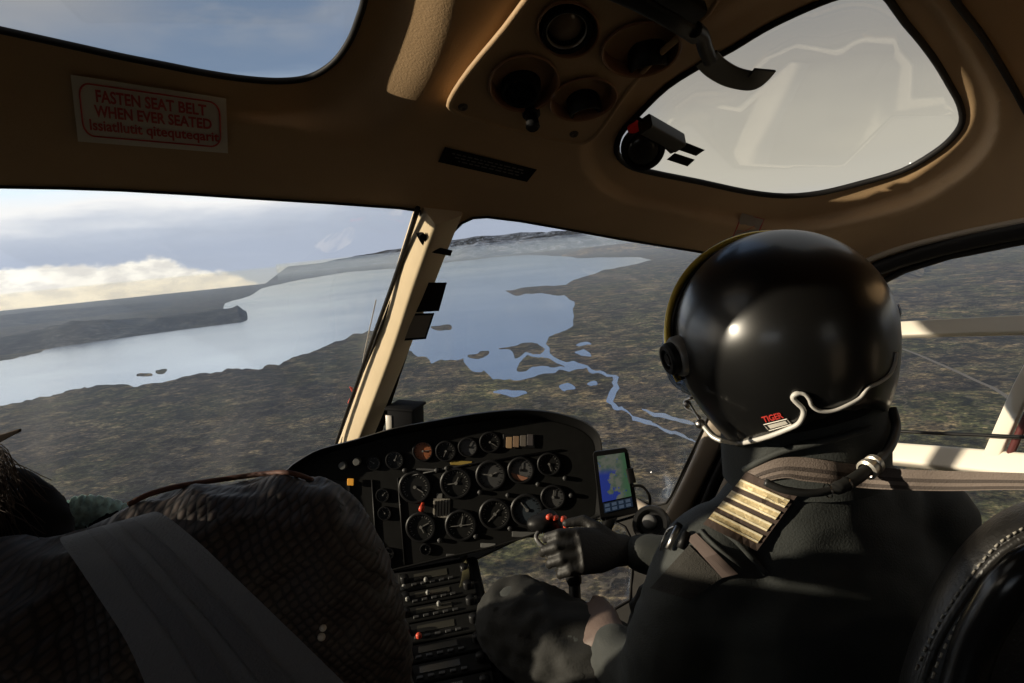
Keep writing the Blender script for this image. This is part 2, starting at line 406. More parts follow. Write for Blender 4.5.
# a pale gravel road on the right
bm = bmesh.new(); road = smooth_line([ground(x, y, GZ+1.5) for x, y in ((860, 338), (900, 348), (940, 364), (975, 380), (1003, 394), (1060, 440), (1100, 480))], 8)
sd_ = []
for i, p in enumerate(road):
    t_ = (road[min(i+1, len(road)-1)]-road[max(i-1, 0)]).normalized(); nx = Vector((-t_.y, t_.x, 0))*7
    sd_.append((bm.verts.new(p+nx), bm.verts.new(p-nx)))
for a, b in zip(sd_, sd_[1:]): bm.faces.new((a[0], a[1], b[1], b[0]))
rd = link_bm('gravel_road', bm, mat('gravel', (.15, .14, .13), .9), smooth=False); struct(rd)
# haze: one very thin real volume over the land and the water
bm = bmesh.new(); add_box(bm, Matrix.Translation((0, 12200, -335)), 60000, 24000, 590)
hz = link_bm('haze', bm, None, smooth=False); struct(hz)
hm = bpy.data.materials.new('haze'); hm.use_nodes = True; t = NT(hm.node_tree); t.n.clear()
vs = t.node('ShaderNodeVolumeScatter', {'Color': (.46, .62, 1.0, 1), 'Density': 1/31000, 'Anisotropy': 0.0})
t.l.new(vs.outputs[0], t.node('ShaderNodeOutputMaterial').inputs['Volume']); hz.data.materials.clear(); hz.data.materials.append(hm)

bm = bmesh.new(); hv = [[bm.verts.new((x, y, z)) for x, y in ((-8000, 24300), (100000, 24300), (100000, 44300), (-14600, 44300))] for z in (-590, 30)]
bm.faces.new(hv[0][::-1]); bm.faces.new(hv[1])
for k in range(4): bm.faces.new((hv[0][k], hv[0][(k+1) % 4], hv[1][(k+1) % 4], hv[1][k]))
hz2 = link_bm('haze', bm, None, smooth=False); struct(hz2); hz2.data.materials.clear(); hz2.data.materials.append(hm)
# ------------------------------------------------------------------ cabin shell (one convex body, rounded)
PLANES = [((0, 0, 1), .37), ((0, .40, .917), .565), ((0, .675, .738), .90), ((0, .985, -.17), 2.35), ((0, .35, -.94), 1.66), ((0, 0, -1), 1.25),
          ((-1, .0, 0), 1.04), ((1, .0, 0), .90), ((-.82, 0, .57), .86), ((.82, 0, .57), .80), ((0, -1, 0), .95), ((-.80, .6, 0), 1.55), ((.80, .6, 0), 1.35)]
PN = [(Vector(n).normalized(), d) for n, d in PLANES]
def rshell(d):
    s = 0
    for n, dd in PN:
        q = n.dot(d)
        if q > 0: s += (q/dd)**9
    return s**(-1/9)
def pix(v):
    z = v.dot(fw)
    if z < 1e-4: return None
    return (512 + F*v.dot(rt)/z, 341.5 - F*v.dot(up)/z)
SKY_L = loop2([(0, 30), (41, 39), (82, 48), (123, 57), (164, 65), (205, 73), (246, 79), (282, 81), (310, 77), (333, 63), (349, 42), (359, 18), (365, -4), (370, -50), (350, -115), (240, -150), (-100, -190), (-300, -150), (-360, -60), (-220, -15), (-100, 8)], 5)
SKY_R = loop2([(617, 152), (621, 133), (640, 112), (667, 86), (700, 65), (732, 48), (763, 29), (795, 13), (831, -2), (862, -10), (882, -8), (905, 22), (921, 41), (937, 63), (950, 85), (960, 104), (962, 122), (952, 138), (934, 153), (902, 171), (858, 184), (820, 193), (785, 196), (747, 192), (700, 182), (650, 172), (628, 165)], 3)
WIN1 = dens([(-195, 200), (-100, 192), (0, 187), (60, 188), (120, 190), (190, 194), (250, 198), (330, 203), (400, 208), (420, 211), (422, 218), (395, 290), (368, 360), (345, 430), (325, 500), (290, 570), (200, 640), (0, 670), (-120, 590), (-188, 545), (-195, 480)], 30)  # left end lies out of view, its sill cut to shape the sun patches
SUN_QUART = dens([(-209, 204), (-270, 209), (-330, 216), (-385, 330), (-395, 520), (-330, 630), (-240, 665), (-209, 650), (-209, 420)], 30)  # unseen quarter window, added with its pillar to shape sun on the legs
WIN2 = dens([(462, 223), (473, 218), (487, 217), (520, 221), (560, 228), (620, 239), (700, 252), (760, 262), (778, 268), (776, 285), (750, 330), (726, 380), (703, 428), (686, 464), (671, 496), (666, 503), (658, 505), (640, 500), (600, 488), (520, 480), (440, 500), (372, 505), (366, 480), (385, 420), (408, 350), (428, 290), (446, 245), (452, 233)], 14)
CHIN = dens([(474, 560), (520, 538), (580, 522), (606, 517), (625, 527), (634, 545), (630, 600), (560, 640), (490, 640), (470, 600)], 20)
WIN5 = dens([(866, 290), (905, 270), (950, 256), (1024, 241), (1150, 222), (1290, 222), (1400, 330), (1400, 560), (1250, 560), (1100, 545), (950, 535), (800, 530), (790, 470), (820, 380)], 20)
def flare(p2):
    """pixel distance based outward dish round the two roof lights"""
    best = 0
    for o_, wd in ((SKY_L, 46.0), (SKY_R, 38.0)):
        if p2[0] < min(q[0] for q in o_)-60 or p2[0] > max(q[0] for q in o_)+100 or p2[1] > max(q[1] for q in o_)+60: continue
        d = 0 if inside(p2, o_) else pdist(p2, o_)
        wt = max(0.0, min(1.0, (p2[0]-190)/120)) if o_ is SKY_L else .7
        kk = max(0.0, min(1.0, (p2[0]-290)/80)) if o_ is SKY_L else 0; w2 = wd+46*kk
        s = max(0, min(1, (w2-d)/(16.0+56*kk))); s = s*s*(3-2*s); s = s*.55 + .45*max(0, min(1, (w2-d)/w2))
        best = max(best, s*wt)
    return best
def shell_dir(d, inset=0.0, fl=True):
    d = d.normalized(); r = rshell(d)
    if fl:
        p2 = pix(d)
        if p2 and -450 < p2[0] < 1450 and p2[1] < 260: r *= 1 + .055*flare(p2)
    return d*(r-inset)
def S(px, py, inset=0.0, fl=True): return shell_dir(ray(px, py), inset, fl)
def nshell(px, py):
    a = S(px-3, py); b = S(px+3, py); c = S(px, py-3); d = S(px, py+3)
    n = (b-a).cross(c-d).normalized()
    return n if n.dot(a) < 0 else -n          # points into the cabin
def angs(px, py):
    d = ray(px, py); return (math.degrees(math.atan2(d.x, d.y)), math.degrees(math.atan2(d.z, math.hypot(d.x, d.y))))
def from_angs(a, e):
    a, e = math.radians(a), math.radians(e); return Vector((math.sin(a)*math.cos(e), math.cos(a)*math.cos(e), math.sin(e)))
SUN_DOOR_L = dens([(-56, 11), (-58, 13), (-70, 13), (-72, 11), (-72, 0), (-66, -2), (-62, -5.3), (-58, -6.6), (-56, -7.2)], 3)  # unseen left door opening, outlined to steer the sun onto the pilot
FILL_REAR_L = dens([(-106, 11), (-110, 14), (-138, 14), (-142, 11), (-142, -12), (-138, -17), (-110, -17), (-106, -12)], 4)  # unseen rear windows, added to raise the fill light in the cabin
FILL_REAR_R = [(-x, y) for x, y in reversed(FILL_REAR_L)]

def build_shell():
    outer = dens([(-180, -88), (180, -88), (180, 88), (-180, 88)], 6)
    hs = [[angs(*p) for p in h] for h in (SKY_L, SKY_R, WIN1, SUN_QUART, WIN2, CHIN, WIN5)] + [SUN_DOOR_L, FILL_REAR_L, FILL_REAR_R]
    pts = []
    def ok(p): return not any(inside(p, h) or pdist(p, h) < .35 for h in hs)
    for i in range(-47, 47):
        for j in range(-36, 33):
            if ok((i, j)): pts.append((i, j))
    pts = [p for p in pts if not (lambda d_: d_ and 0 < flare(d_) )(pix(from_angs(*p)))]
    for o_, wd in ((SKY_L, 46), (SKY_R, 38)):
        lp = dens(o_, 7); n = len(lp); A2 = sum(lp[i][0]*lp[(i+1) % n][1]-lp[(i+1) % n][0]*lp[i][1] for i in range(n)); sg = 1 if A2 > 0 else -1
        for dist in (4, 8, 12, 16, 20, 23, 26, 29, 32, 35, 38, 42, 46, 50, 57, 64, 71, 78, 85, 92, 98):
            if dist > wd+4 and not (o_ is SKY_L): continue
            for i in range(n):
                a, b = lp[i-1], lp[(i+1) % n]; tx, ty = b[0]-a[0], b[1]-a[1]; L = math.hypot(tx, ty)
                q = (lp[i][0]+sg*ty/L*dist, lp[i][1]-sg*tx/L*dist)
                if dist > wd+4 and q[0] < 280: continue
                if q[1] > -210 and abs(pdist(q, o_)-dist) < 1.0:
                    a_ = angs(*q)
                    if ok(a_): pts.append(a_)
    for i in range(-94, 94):
        for j in range(0, 62):
            p = (i*.5, j*.5)
            if i % 2 == 0 and j % 2 == 0: continue
            d_ = pix(from_angs(*p))
            if d_ and flare(d_) >= .65 and ok(p): pts.append(p)
    for i in range(-176, 178, 4):
        for j in range(-84, 86, 4):
            if not (-48.5 < i < 47.5 and -37.5 < j < 33.5) and ok((i, j)): pts.append((i, j))
    for a_ in (-52, 47.5, -130, 130):
        for j in range(-60, 3): pts.append((a_, j-.01)) if ok((a_, j)) else None
    for i in range(-180, 180): pts.append((i, 1.0)) if ok((i, 1.0)) else None
    for i in range(-100, 95): pts.append((i*.5, -9.0)) if ok((i*.5, -9.0)) and i % 2 else None
    V2, F2 = cdt(outer, hs, None, pts)
    P3 = {}
    reg = {}
    for f in F2:
        ca = sum(V2[i][0] for i in f)/len(f); ce = sum(V2[i][1] for i in f)/len(f)
        if ce > (-9.0 if -50 < ca < 47.5 else 1.0): k = 'ceiling'
        elif ce < -46: k = 'floor'
        elif ca < -130 or ca > 130: k = 'wall_back'
        elif ca < -50: k = 'wall_left'
        elif ca > 21 and ca*1.0 > 21 + max(0, (-ce-2))*.0: k = 'wall_right'
        else: k = 'wall_front'
        reg.setdefault(k, []).append(f)
    mm = {'ceiling': CREAM, 'floor': DARKIN, 'wall_back': DARKIN, 'wall_left': DARKIN, 'wall_right': mat('door_lining', (.16, .13, .10), .6), 'wall_front': DARKIN}
    for k, fs in reg.items():
        bm = bmesh.new(); slab(bm, V2, fs, lambda a, e: shell_dir(from_angs(a, e)), lambda p: p*(1+.035/p.length))
        bmesh.ops.recalc_face_normals(bm, faces=bm.faces[:])
        o = link_bm(k, bm, mm[k]); struct(o); autosmooth(o, 50)
build_shell()
def pane(name, outline, g, m_=None, seal=.004, part='seal'):
    V2, F2 = cdt(outline, (), g); bm = bmesh.new()
    slab(bm, V2, F2, lambda x, y: S(x, y, -.012, True), lambda p: p*(1+.004/p.length)); bmesh.ops.recalc_face_normals(bm, faces=bm.faces[:])
    o = link_bm(name, bm, m_ or GLASS); struct(o)
    if seal:
        bm = bmesh.new(); add_tube(bm, [S(x, y, .001) for x, y in dens(outline, 12)], seal, 8, closed=True)
        link_bm(part, bm, RUBBER, o)
    return o
pane('window_1', WIN1, 60, WGLASS, .0025)
pane('window_2', WIN2, 60, WGLASS, .0025)
pane('sun_window_10', SUN_QUART, 60, WGLASS, .004)
pane('window_3', SKY_L, 60, GLASS, .0042)
pane('window_4', SKY_R, 50, GLASS, .0050)
pane('window_5', WIN5, 70, GLASS, .006)
pane('window_6', CHIN, 50, GLASS, .004)
for wn, wo in (('sun_window_7', SUN_DOOR_L), ('fill_window_8', FILL_REAR_L), ('fill_window_9', FILL_REAR_R)):  # unseen panes over the openings made for sun and fill light
    bm = bmesh.new(); V2, F2 = cdt(wo, (), 8)
    slab(bm, V2, F2, lambda a, e: shell_dir(from_angs(a, e), -.012), lambda p: p*(1+.004/p.length)); bmesh.ops.recalc_face_normals(bm, faces=bm.faces[:]); struct(link_bm(wn, bm, GLASS))
def beam(name, pts, wid, thk, nrm, m_, bev=.006, parent=None, ns=6):
    """a rounded rectangular bar along pts; wid across, thk along nrm"""
    pts = smooth_line(pts, ns) if len(pts) > 2 else [Vector(p) for p in pts]
    bm = bmesh.new(); rings = []
    b = bev; hw, ht = wid/2, thk/2
    sec = []
    for cx, cy, a0 in ((hw-b, ht-b, 0), (-hw+b, ht-b, 90), (-hw+b, -ht+b, 180), (hw-b, -ht+b, 270)):
        for k in range(4): a = math.radians(a0+k*30); sec.append((cx+b*math.cos(a), cy+b*math.sin(a)))
    for i, p in enumerate(pts):
        t_ = (pts[min(i+1, len(pts)-1)]-pts[max(i-1, 0)]).normalized(); n_ = (nrm - t_*nrm.dot(t_)).normalized(); x_ = n_.cross(t_)
        rings.append([bm.verts.new(p + x_*u_ + n_*v_) for u_, v_ in sec])
    n = len(sec)
    for A, B in zip(rings, rings[1:]):
        for k in range(n): bm.faces.new((A[k], A[(k+1) % n], B[(k+1) % n], B[k]))
    bm.faces.new(rings[0][::-1]); bm.faces.new(rings[-1]); bmesh.ops.recalc_face_normals(bm, faces=bm.faces[:])
    o = link_bm(name, bm, m_, parent); autosmooth(o, 50); return o
# centre windshield post: a box section turned so one face looks back-left and one right
o = beam('trim_1', [S(440, 206, -.012), S(420, 262, .008), S(392, 345, .006), S(350, 455, .0), S(325, 520, 0)], .062, .058, Vector((-.60, -.80, 0)), CREAM_PAINT, .007); struct(o)
# rubber-edged strips beside the post
bm = bmesh.new(); add_tube(bm, smooth_line([S(418, 208, .012), S(396, 275, .014), S(368, 352, .012), S(338, 438, .01), S(322, 490, .01)], 6), .0045, 8); struct(link_bm('trim_2', bm, RUBBER))
# door posts at the right of the windshield
o = beam('trim_3', [S(782, 262, .004), S(752, 345, .012), S(716, 432, .014), S(688, 492, .014), S(670, 526, .010), S(656, 552, .004)], .050, .03, Vector((-.3, -1, 0)), GREYTRIM, .012); struct(o)
bm = bmesh.new(); add_tube(bm, smooth_line([S(800, 272, .010), S(765, 360, .014), S(736, 434, .016), S(712, 486, .016), S(690, 540, .012), S(660, 600, .0)], 6), .010, 8); struct(link_bm('trim_4', bm, RUBBER))
o = beam('trim_5', [S(812, 300, .004), S(785, 360, .012), S(752, 436, .014), S(725, 492, .014), S(700, 550, .010)], .030, .03, Vector((-.3, -1, 0)), GREYTRIM, .010); struct(o)
o = beam('trim_6', [S(590, 492, .004), S(625, 499, .010), S(650, 512, .012), S(664, 520, .010)], .028, .02, Vector((-.3, -1, .3)), GREYTRIM, .009); struct(o)
# door: header rubber, cream reveal, window bars and sill
o = beam('trim_7', [S(846, 282, .006), S(890, 264, .010), S(950, 246, .012), S(1024, 230, .012), S(1130, 212, .012), S(1300, 200, .012)], .026, .022, Vector((-1, 0, -.4)), RUBBER, .008); struct(o)
o = beam('trim_8', [S(840, 272, .008), S(890, 252, .012), S(950, 236, .014), S(1024, 221, .014), S(1130, 203, .014)], .010, .010, Vector((-1, 0, -.4)), GREYTRIM, .004); struct(o)
o = beam('trim_9', [S(822, 337, .010), S(860, 333, .012), S(900, 330, .014), S(1024, 325, .014), S(1200, 318, .014)], .028, .018, Vector((-1, 0, .45)), WHITEP, .003); struct(o)
o = beam('trim_10', [S(806, 445, .010), S(870, 452, .014), S(905, 455, .014), S(960, 460, .014), S(1040, 468, .014), S(1200, 485, .014)], .040, .03, Vector((-1, 0, .5)), WHITEP, .006); struct(o)
o = beam('trim_11', [S(1062, 326, .012), S(1046, 350, .012), S(1024, 386, .014), S(988, 466, .014)], .024, .016, Vector((-1, -.6, .2)), WHITEP, .003); struct(o)
bm = bmesh.new(); add_tube(bm, smooth_line([S(1060, 362, .010), S(1034, 402, .012), S(1004, 468, .012)], 6), .006, 8); struct(link_bm('trim_12', bm, mat('maroon_seal', (.09, .02, .02), .5)))
bm = bmesh.new(); add_tube(bm, smooth_line([S(930, -40, .004), S(955, 0, .006), S(985, 40, .006), S(1012, 85, .006), S(1034, 124, .006), S(1080, 190, .006)], 6), .0045, 8); struct(link_bm('trim_13', bm, RUBBER))
# ------------------------------------------------------------------ decals and writing on curved surfaces
def bil(q, u, v):
    """corners TL TR BR BL, v downwards"""
    a = Vector(q[0]).lerp(Vector(q[1]), u); b = Vector(q[3]).lerp(Vector(q[2]), u); p = a.lerp(b, v); return p.x, p.y
def quad_slab(name, q, surf, lift, th, m_, parent=None, nu=8, nv=5, bm=None, u0=0, u1=1, v0=0, v1=1):
    own = bm is None; bm = bm or bmesh.new(); A = []; B = []
    for j in range(nv+1):
        ra = []; rb = []
        for i in range(nu+1):
            x, y = bil(q, u0+(u1-u0)*i/nu, v0+(v1-v0)*j/nv); p = surf(x, y, lift); p2 = surf(x, y, lift+th)
            ra.append(bm.verts.new(p)); rb.append(bm.verts.new(p2))
        A.append(ra); B.append(rb)
    for j in range(nv):
        for i in range(nu):
            bm.faces.new((A[j][i], A[j][i+1], A[j+1][i+1], A[j+1][i])); bm.faces.new((B[j][i], B[j+1][i], B[j+1][i+1], B[j][i+1]))
    for j in range(nv):
        bm.faces.new((A[j][0], A[j+1][0], B[j+1][0], B[j][0])); bm.faces.new((A[j][nu], B[j][nu], B[j+1][nu], A[j+1][nu]))
    for i in range(nu):
        bm.faces.new((A[0][i], B[0][i], B[0][i+1], A[0][i+1])); bm.faces.new((A[nv][i], A[nv][i+1], B[nv][i+1], B[nv][i]))
    bmesh.ops.recalc_face_normals(bm, faces=bm.faces[:])
    if own: return link_bm(name, bm, m_, parent, smooth=False)
def text_mesh(bm, s, q, surf, lift, u0, u1, v0, v1, bold=.0):
    cu = bpy.data.curves.new('t', 'FONT'); cu.body = s; cu.offset = bold; cu.resolution_u = 3
    to = bpy.data.objects.new('t', cu); COL.objects.link(to); bpy.context.view_layer.update()
    me = to.to_mesh(); xs = [v.co.x for v in me.vertices]; ys = [v.co.y for v in me.vertices]
    x0, x1 = min(xs), max(xs); y0, y1 = min(ys), max(ys)
    vs = []
    for v in me.vertices:
        u = u0+(u1-u0)*(v.co.x-x0)/(x1-x0); w_ = v1-(v1-v0)*(v.co.y-y0)/(y1-y0)
        x, y = bil(q, u, w_); vs.append(bm.verts.new(surf(x, y, lift)))
    for p in me.polygons:
        try: bm.faces.new([vs[i] for i in p.vertices])
        except ValueError: pass
    to.to_mesh_clear(); COL.objects.unlink(to); bpy.data.objects.remove(to); bpy.data.curves.remove(cu)
# seat belt placard
Q = [(70.5, 74.6), (226, 98.4), (228, 153.3), (78, 141.5)]
t_ = thing('warning_placard', 'white placard with red seat belt warning on the ceiling between roof light and windshield', 'sign', S(150, 115))
quad_slab('plate', Q, S, .004, .0012, WHITEL, t_, 48, 24)
def rr(u0, v0, u1, v1, ru, rv, n=6):
    out = []
    for cx, cy, a0 in ((u1-ru, v0+rv, -90), (u1-ru, v1-rv, 0), (u0+ru, v1-rv, 90), (u0+ru, v0+rv, 180)):
        for k in range(n+1): a = math.radians(a0+90*k/n); out.append((cx+ru*math.cos(a), cy+rv*math.sin(a)))
    return out
bm = bmesh.new(); lo = rr(.045, .10, .955, .90, .07, .2)
lo = dens(lo, .04); add_tube(bm, [S(*bil(Q, u, v), .0062) for u, v in lo], .0011, 6, closed=True); link_bm('border', bm, REDP, t_)
bm = bmesh.new(); text_mesh(bm, 'FASTEN SEAT BELT', Q, S, .0068, .15, .87, .17, .37, .03); text_mesh(bm, 'WHEN EVER SEATED', Q, S, .0068, .13, .90, .41, .60, .03)
text_mesh(bm, 'Issiatllutit qitequteqarit', Q, S, .0068, .09, .945, .64, .86, .024); link_bm('lettering', bm, REDP, t_, smooth=False)
# small black placard in the middle
Q = [(445, 147), (537, 169.5), (527, 182), (438, 162)]
t_ = thing('data_placard', 'narrow black placard with tiny grey print above the windshield post', 'sign', S(487, 165))
quad_slab('plate', Q, S, .001, .0014, BLACKM, t_, 10, 3)
bm = bmesh.new(); rnd = random.Random(3)
for r_ in range(3):
    u = .10 + .05*r_
    while u < .88:
        L = rnd.uniform(.02, .07); quad_slab('', Q, S, .0025, .0003, None, None, 2, 1, bm, u, min(.9, u+L), .24+.2*r_, .32+.2*r_); u += L+.018
link_bm('fine_print', bm, mat('grey_print', (.10, .09, .08), .6), t_, smooth=False)
Q = [(742, 213), (765, 219), (757, 238), (731, 240)]
t_ = thing('red_framed_sticker', 'small sticker with a thin red frame on the ceiling just above the helmet', 'sticker', S(748, 228))
quad_slab('plate', Q, S, .001, .0008, mat('sticker_grey', (.30, .26, .22), .5), t_, 3, 3)
bm = bmesh.new(); add_tube(bm, [S(*bil(Q, u, v), .002) for u, v in dens([(.03, .03), (.97, .03), (.97, .97), (.03, .97)], .2)], .0009, 6, closed=True)
add_tube(bm, [S(*bil(Q, u, v), .002) for u, v in ((.1, .75), (.5, .60), (.9, .2))], .0005, 6); link_bm('border', bm, REDP, t_)

# ------------------------------------------------------------------ overhead ventilation panel
t_ = thing('overhead_console', 'cream overhead console with four round recessed air outlets and a small black knob', 'overhead console', S(560, 60, .03))
OP = loop2([(450, 101), (470, 70), (505, 28), (535, -12), (560, -40), (640, -60), (720, -50), (716, 0), (690, 28), (655, 58), (626, 92), (604, 124), (590, 139), (572, 142), (520, 131), (470, 117), (454, 110)], 3)
def ell(cx, cy, rx, ry, rot=0, n=28):
    c, s_ = math.cos(math.radians(rot)), math.sin(math.radians(rot))
    return [(cx+rx*math.cos(2*math.pi*k/n)*c-ry*math.sin(2*math.pi*k/n)*s_, cy+rx*math.cos(2*math.pi*k/n)*s_+ry*math.sin(2*math.pi*k/n)*c) for k in range(n)]
HB = ell(524, 82, 34, 27, -10); HD = ell(583, 98, 33, 20, -12); HC_ = ell(641, 48, 39, 26, -12); HA = ell(568, 28, 30, 27, 10)
def SO(x, y, i=0): return S(x, y, .022+i, False)
V2, F2 = cdt(OP, [HA, HB, HC_, HD], 14); bm = bmesh.new()
slab(bm, V2, F2, lambda x, y: SO(x, y), lambda p: p*(1-.003/p.length)); bmesh.ops.recalc_face_normals(bm, faces=bm.faces[:])
o = link_bm('plate', bm, CREAM, t_); autosmooth(o, 40)
bm = bmesh.new(); lo = OP; add_tube(bm, [SO(x, y, .0005) for x, y in dens(lo, 6)], .004, 8, closed=True)
n = len(lo); A = [bm.verts.new(SO(x, y)) for x, y in lo]; B = [bm.verts.new(S(x, y, -.01, False)) for x, y in lo]
for k in range(n): bm.faces.new((A[k], A[(k+1) % n], B[(k+1) % n], B[k]))
link_bm('edge_moulding', bm, CREAM, t_)
def outlet(h, c, depth, eye, er, tilt, lens):
    cx, cy = c; N = nshell(cx, cy); nn = len(h)
    bm = bmesh.new(); A = [SO(x, y, .004) for x, y in h]; cen = sum(A, Vector())/nn
    rings = []
    for dz, sc in ((.002, 1.07), (.004, 1.03), (.003, .985), (0, .97), (-depth, .93), (-depth, .0)):
        rings.append([bm.verts.new(cen+(p-cen)*max(sc, .02)+N*dz) for p in A])
    for R1, R2 in zip(rings, rings[1:]):
        for k in range(nn): bm.faces.new((R1[k], R1[(k+1) % nn], R2[(k+1) % nn], R2[k]))
    bm.faces.new(rings[-1]); bmesh.ops.recalc_face_normals(bm, faces=bm.faces[:])
    o = link_bm('air_outlet', bm, BROWNC, t_); autosmooth(o, 45)
    M = Matrix.Translation(SO(eye[0], eye[1], -.010 if not lens else -.002)) @ frame(N*.7 + (-SO(*eye)).normalized()*.3 + tilt, Vector((0, 1, 0)))
    bm = bmesh.new(); add_lathe(bm, [(er*1.0, -.018), (er*1.04, -.004), (er*1.02, .006), (er*.95, .011), (er*.84, .011), (er*.78, .006), (er*.74, -.004), (er*.6, -.006), (er*.45, -.003), (er*.40, -.006), (er*.2, -.006), (0, -.006)], M, 32)
    e = link_bm('nozzle', bm, BLACK, o); autosmooth(e, 30)
    if lens:
        bm = bmesh.new(); add_lathe(bm, [(er*.70, -.003), (er*.55, .001), (er*.3, .003), (0, .004)], M, 28); link_bm('lens', bm, mat('lens_glass', (.30, .22, .15), .15, coat=.6), e)
        bm = bmesh.new(); add_lathe(bm, [(er*.80, .004), (er*.80, .008), (er*.76, .008), (er*.76, .003)], M, 28); link_bm('lens_ring', bm, STEEL, e)
outlet(HA, (568, 28), .028, (566, 27), .029, Vector((0, 0, 0)), True)
outlet(HB, (524, 82), .030, (521, 88), .0245, Vector((-.1, .1, 0)), False)
outlet(HD, (583, 98), .028, (584, 106), .022, Vector((.1, .5, 0)), False)
outlet(HC_, (641, 48), .028, (648, 60), .024, Vector((.1, .6, 0)), False)
M = Matrix.Translation(SO(531, 112, .004)) @ frame(nshell(531, 112)+Vector((0, -.25, -.5)), Vector((0, 1, 0)))
bm = bmesh.new(); add_lathe(bm, [(.012, -.004), (.012, .005), (.009, .006), (.0085, .012), (.0095, .024), (.007, .027), (0, .027)], M, 20); o = link_bm('knob', bm, BLACK, t_); autosmooth(o, 35)
for x, y in ((463, 107), (574, 134)):
    M = Matrix.Translation(SO(x, y, .004)) @ frame(nshell(x, y), Vector((0, 1, 0))); bm = bmesh.new()
    add_lathe(bm, [(.0065, -.002), (.0065, .001), (.005, .0025), (.003, .0025), (.0025, .0012), (0, .0012)], M, 16); link_bm('screw', bm, mat('dark_steel', (.10, .08, .06), .4, metal=.7), t_)

# ------------------------------------------------------------------ overhead lever
t_ = thing('overhead_lever', 'black overhead lever with a bent flat hook crossing the right roof light', 'lever', S(690, 30, .05))
beam('handle', [S(590, -22, .05), S(640, 0, .055), (S(676, 20, .06)), S(697, 34, .062)], .022, .018, Vector((0, -.6, -1)), BLACK, .006, t_)
beam('grip_block', [S(640, -25, .05), S(672, -4, .055), S(698, 12, .055)], .022, .02, Vector((0, -.6, -1)), BLACK, .006, t_)
bm = bmesh.new(); add_tube(bm, smooth_line([S(694, 29, .066), S(701, 35, .07), S(705, 48, .074), S(711, 62, .078)], 5), [.009]*15+[.006], 12); link_bm('pivot_arm', bm, BLACK, t_)
beam('hook', [S(706, 58, .078), S(716, 68, .080), S(732, 77, .082), S(751, 81, .084), S(758, 78, .085), S(765, 70, .086)], .030, .0035, nshell(730, 70)+Vector((0, -.2, 0)), mat('hook_metal', (.045, .042, .038), .45, metal=.3), .0015, t_)

# ------------------------------------------------------------------ round unit on the roof light
REDT = bpy.data.materials.new('red_translucent'); REDT.use_nodes = True; t = NT(REDT.node_tree); t.n.clear()
t.l.new(t.node('ShaderNodeMixShader', {0: .65, 1: t.node('ShaderNodeBsdfDiffuse', {0: (.9, .05, .04, 1)}).outputs[0], 2: t.node('ShaderNodeBsdfTranslucent', {0: (1.0, .08, .06, 1)}).outputs[0]}).outputs[0], t.node('ShaderNodeOutputMaterial').inputs[0])
t_ = thing('magnetic_compass', 'round black compass unit mounted at the left corner of the right roof light', 'compass', S(645, 145, .03))
cc = S(643, 148, .03); M = Matrix.Translation(cc) @ frame((-cc).normalized()+Vector((.0, 0, -.3)), Vector((0, 0, 1)))
bm = bmesh.new(); add_lathe(bm, [(0, -.026), (.022, -.026), (.031, -.016), (.034, 0), (.032, .010), (.026, .012), (.024, .009), (0, .009)], M, 36); o = link_bm('case', bm, BLACK, t_); autosmooth(o, 40)
bm = bmesh.new(); add_lathe(bm, [(.0235, .009), (.021, .012), (.012, .0135), (0, .014)], M, 32); link_bm('window', bm, mat('dial_dark', (.04, .036, .03), .2), o)
bm = bmesh.new(); a_ = S(652, 128, .028); b_ = S(678, 143, .030)
o2 = beam('bracket', [S(645, 124, .030), S(663, 134, .030), S(679, 143, .032)], .024, .024, nshell(660, 135), mat('bracket_grey', (.028, .026, .022), .5), .004, t_)
beam('bracket_foot', [S(666, 141, .030), S(674, 149, .034)], .016, .012, nshell(660, 135), BLACK, .003, t_)
bm = bmesh.new(); M = Matrix.Translation(S(634, 128, .012)) @ frame(nshell(634, 128), Vector((0, 0, 1))); add_lathe(bm, [(.0100, -.010), (.0100, .002), (.007, .004), (0, .004)], M, 20); link_bm('red_lamp', bm, REDT, t_)['label'] = 'red cap behind the compass case'
bm = bmesh.new(); add_tube(bm, [S(636, 117, .004), S(641, 120, .012), S(647, 127, .03)], .003, 8); link_bm('mounting_arm', bm, BLACK, t_)
for q, lab in (([(685, 142), (705, 150), (696, 156), (678.6, 150)], 'upper of two small black pads stuck on the right roof light'), ([(674.6, 153), (695, 159.6), (687.5, 166.5), (666.5, 159.6)], 'lower of two small black pads stuck on the right roof light')):
    o = quad_slab('window_pad', q, lambda x, y, l: S(x, y, l-.010), .001, .004, BLACKM, None, 3, 2); tag(o, lab, 'sticker', 'black pads on the right roof light')

# ------------------------------------------------------------------ things on the windshield post
def SP(x, y, i=0): return S(x, y, .050+i)
def card(name, q, m1, m2, label, cat):
    t = thing(name, label, cat, SP(*bil(q, .5, .5)))
    quad_slab('frame', q, SP, 0, .003, m1, t, 2, 2)
    if m2: quad_slab('card', q, SP, .0031, .0008, m2, t, 2, 2, None, .07, .93, .08, .92)
    return t
card('flag_holder', [(418, 282.5), (447, 282.5), (439, 311), (411.5, 312.5)], BLACKM, None, 'square black holder clipped on the windshield post above the grey card', 'card holder')
card('card_holder', [(408, 313.6), (434.5, 313), (426, 339), (400.5, 341)], BLACKM, mat('grey_card', (.30, .26, .22), .6), 'grey card in a black frame clipped on the windshield post', 'card')
bm = bmesh.new(); t_ = thing('tie_strap', 'black leather strap wrapped round the top of the windshield post', 'strap', S(435, 245, .04))
beam('band', [S(419, 233, .045), S(424, 242, .052), S(432, 249, .054), S(441, 251, .052), S(451, 253, .04)], .011, .003, Vector((-.2, -1, 0)), BLACKM, .001, t_)
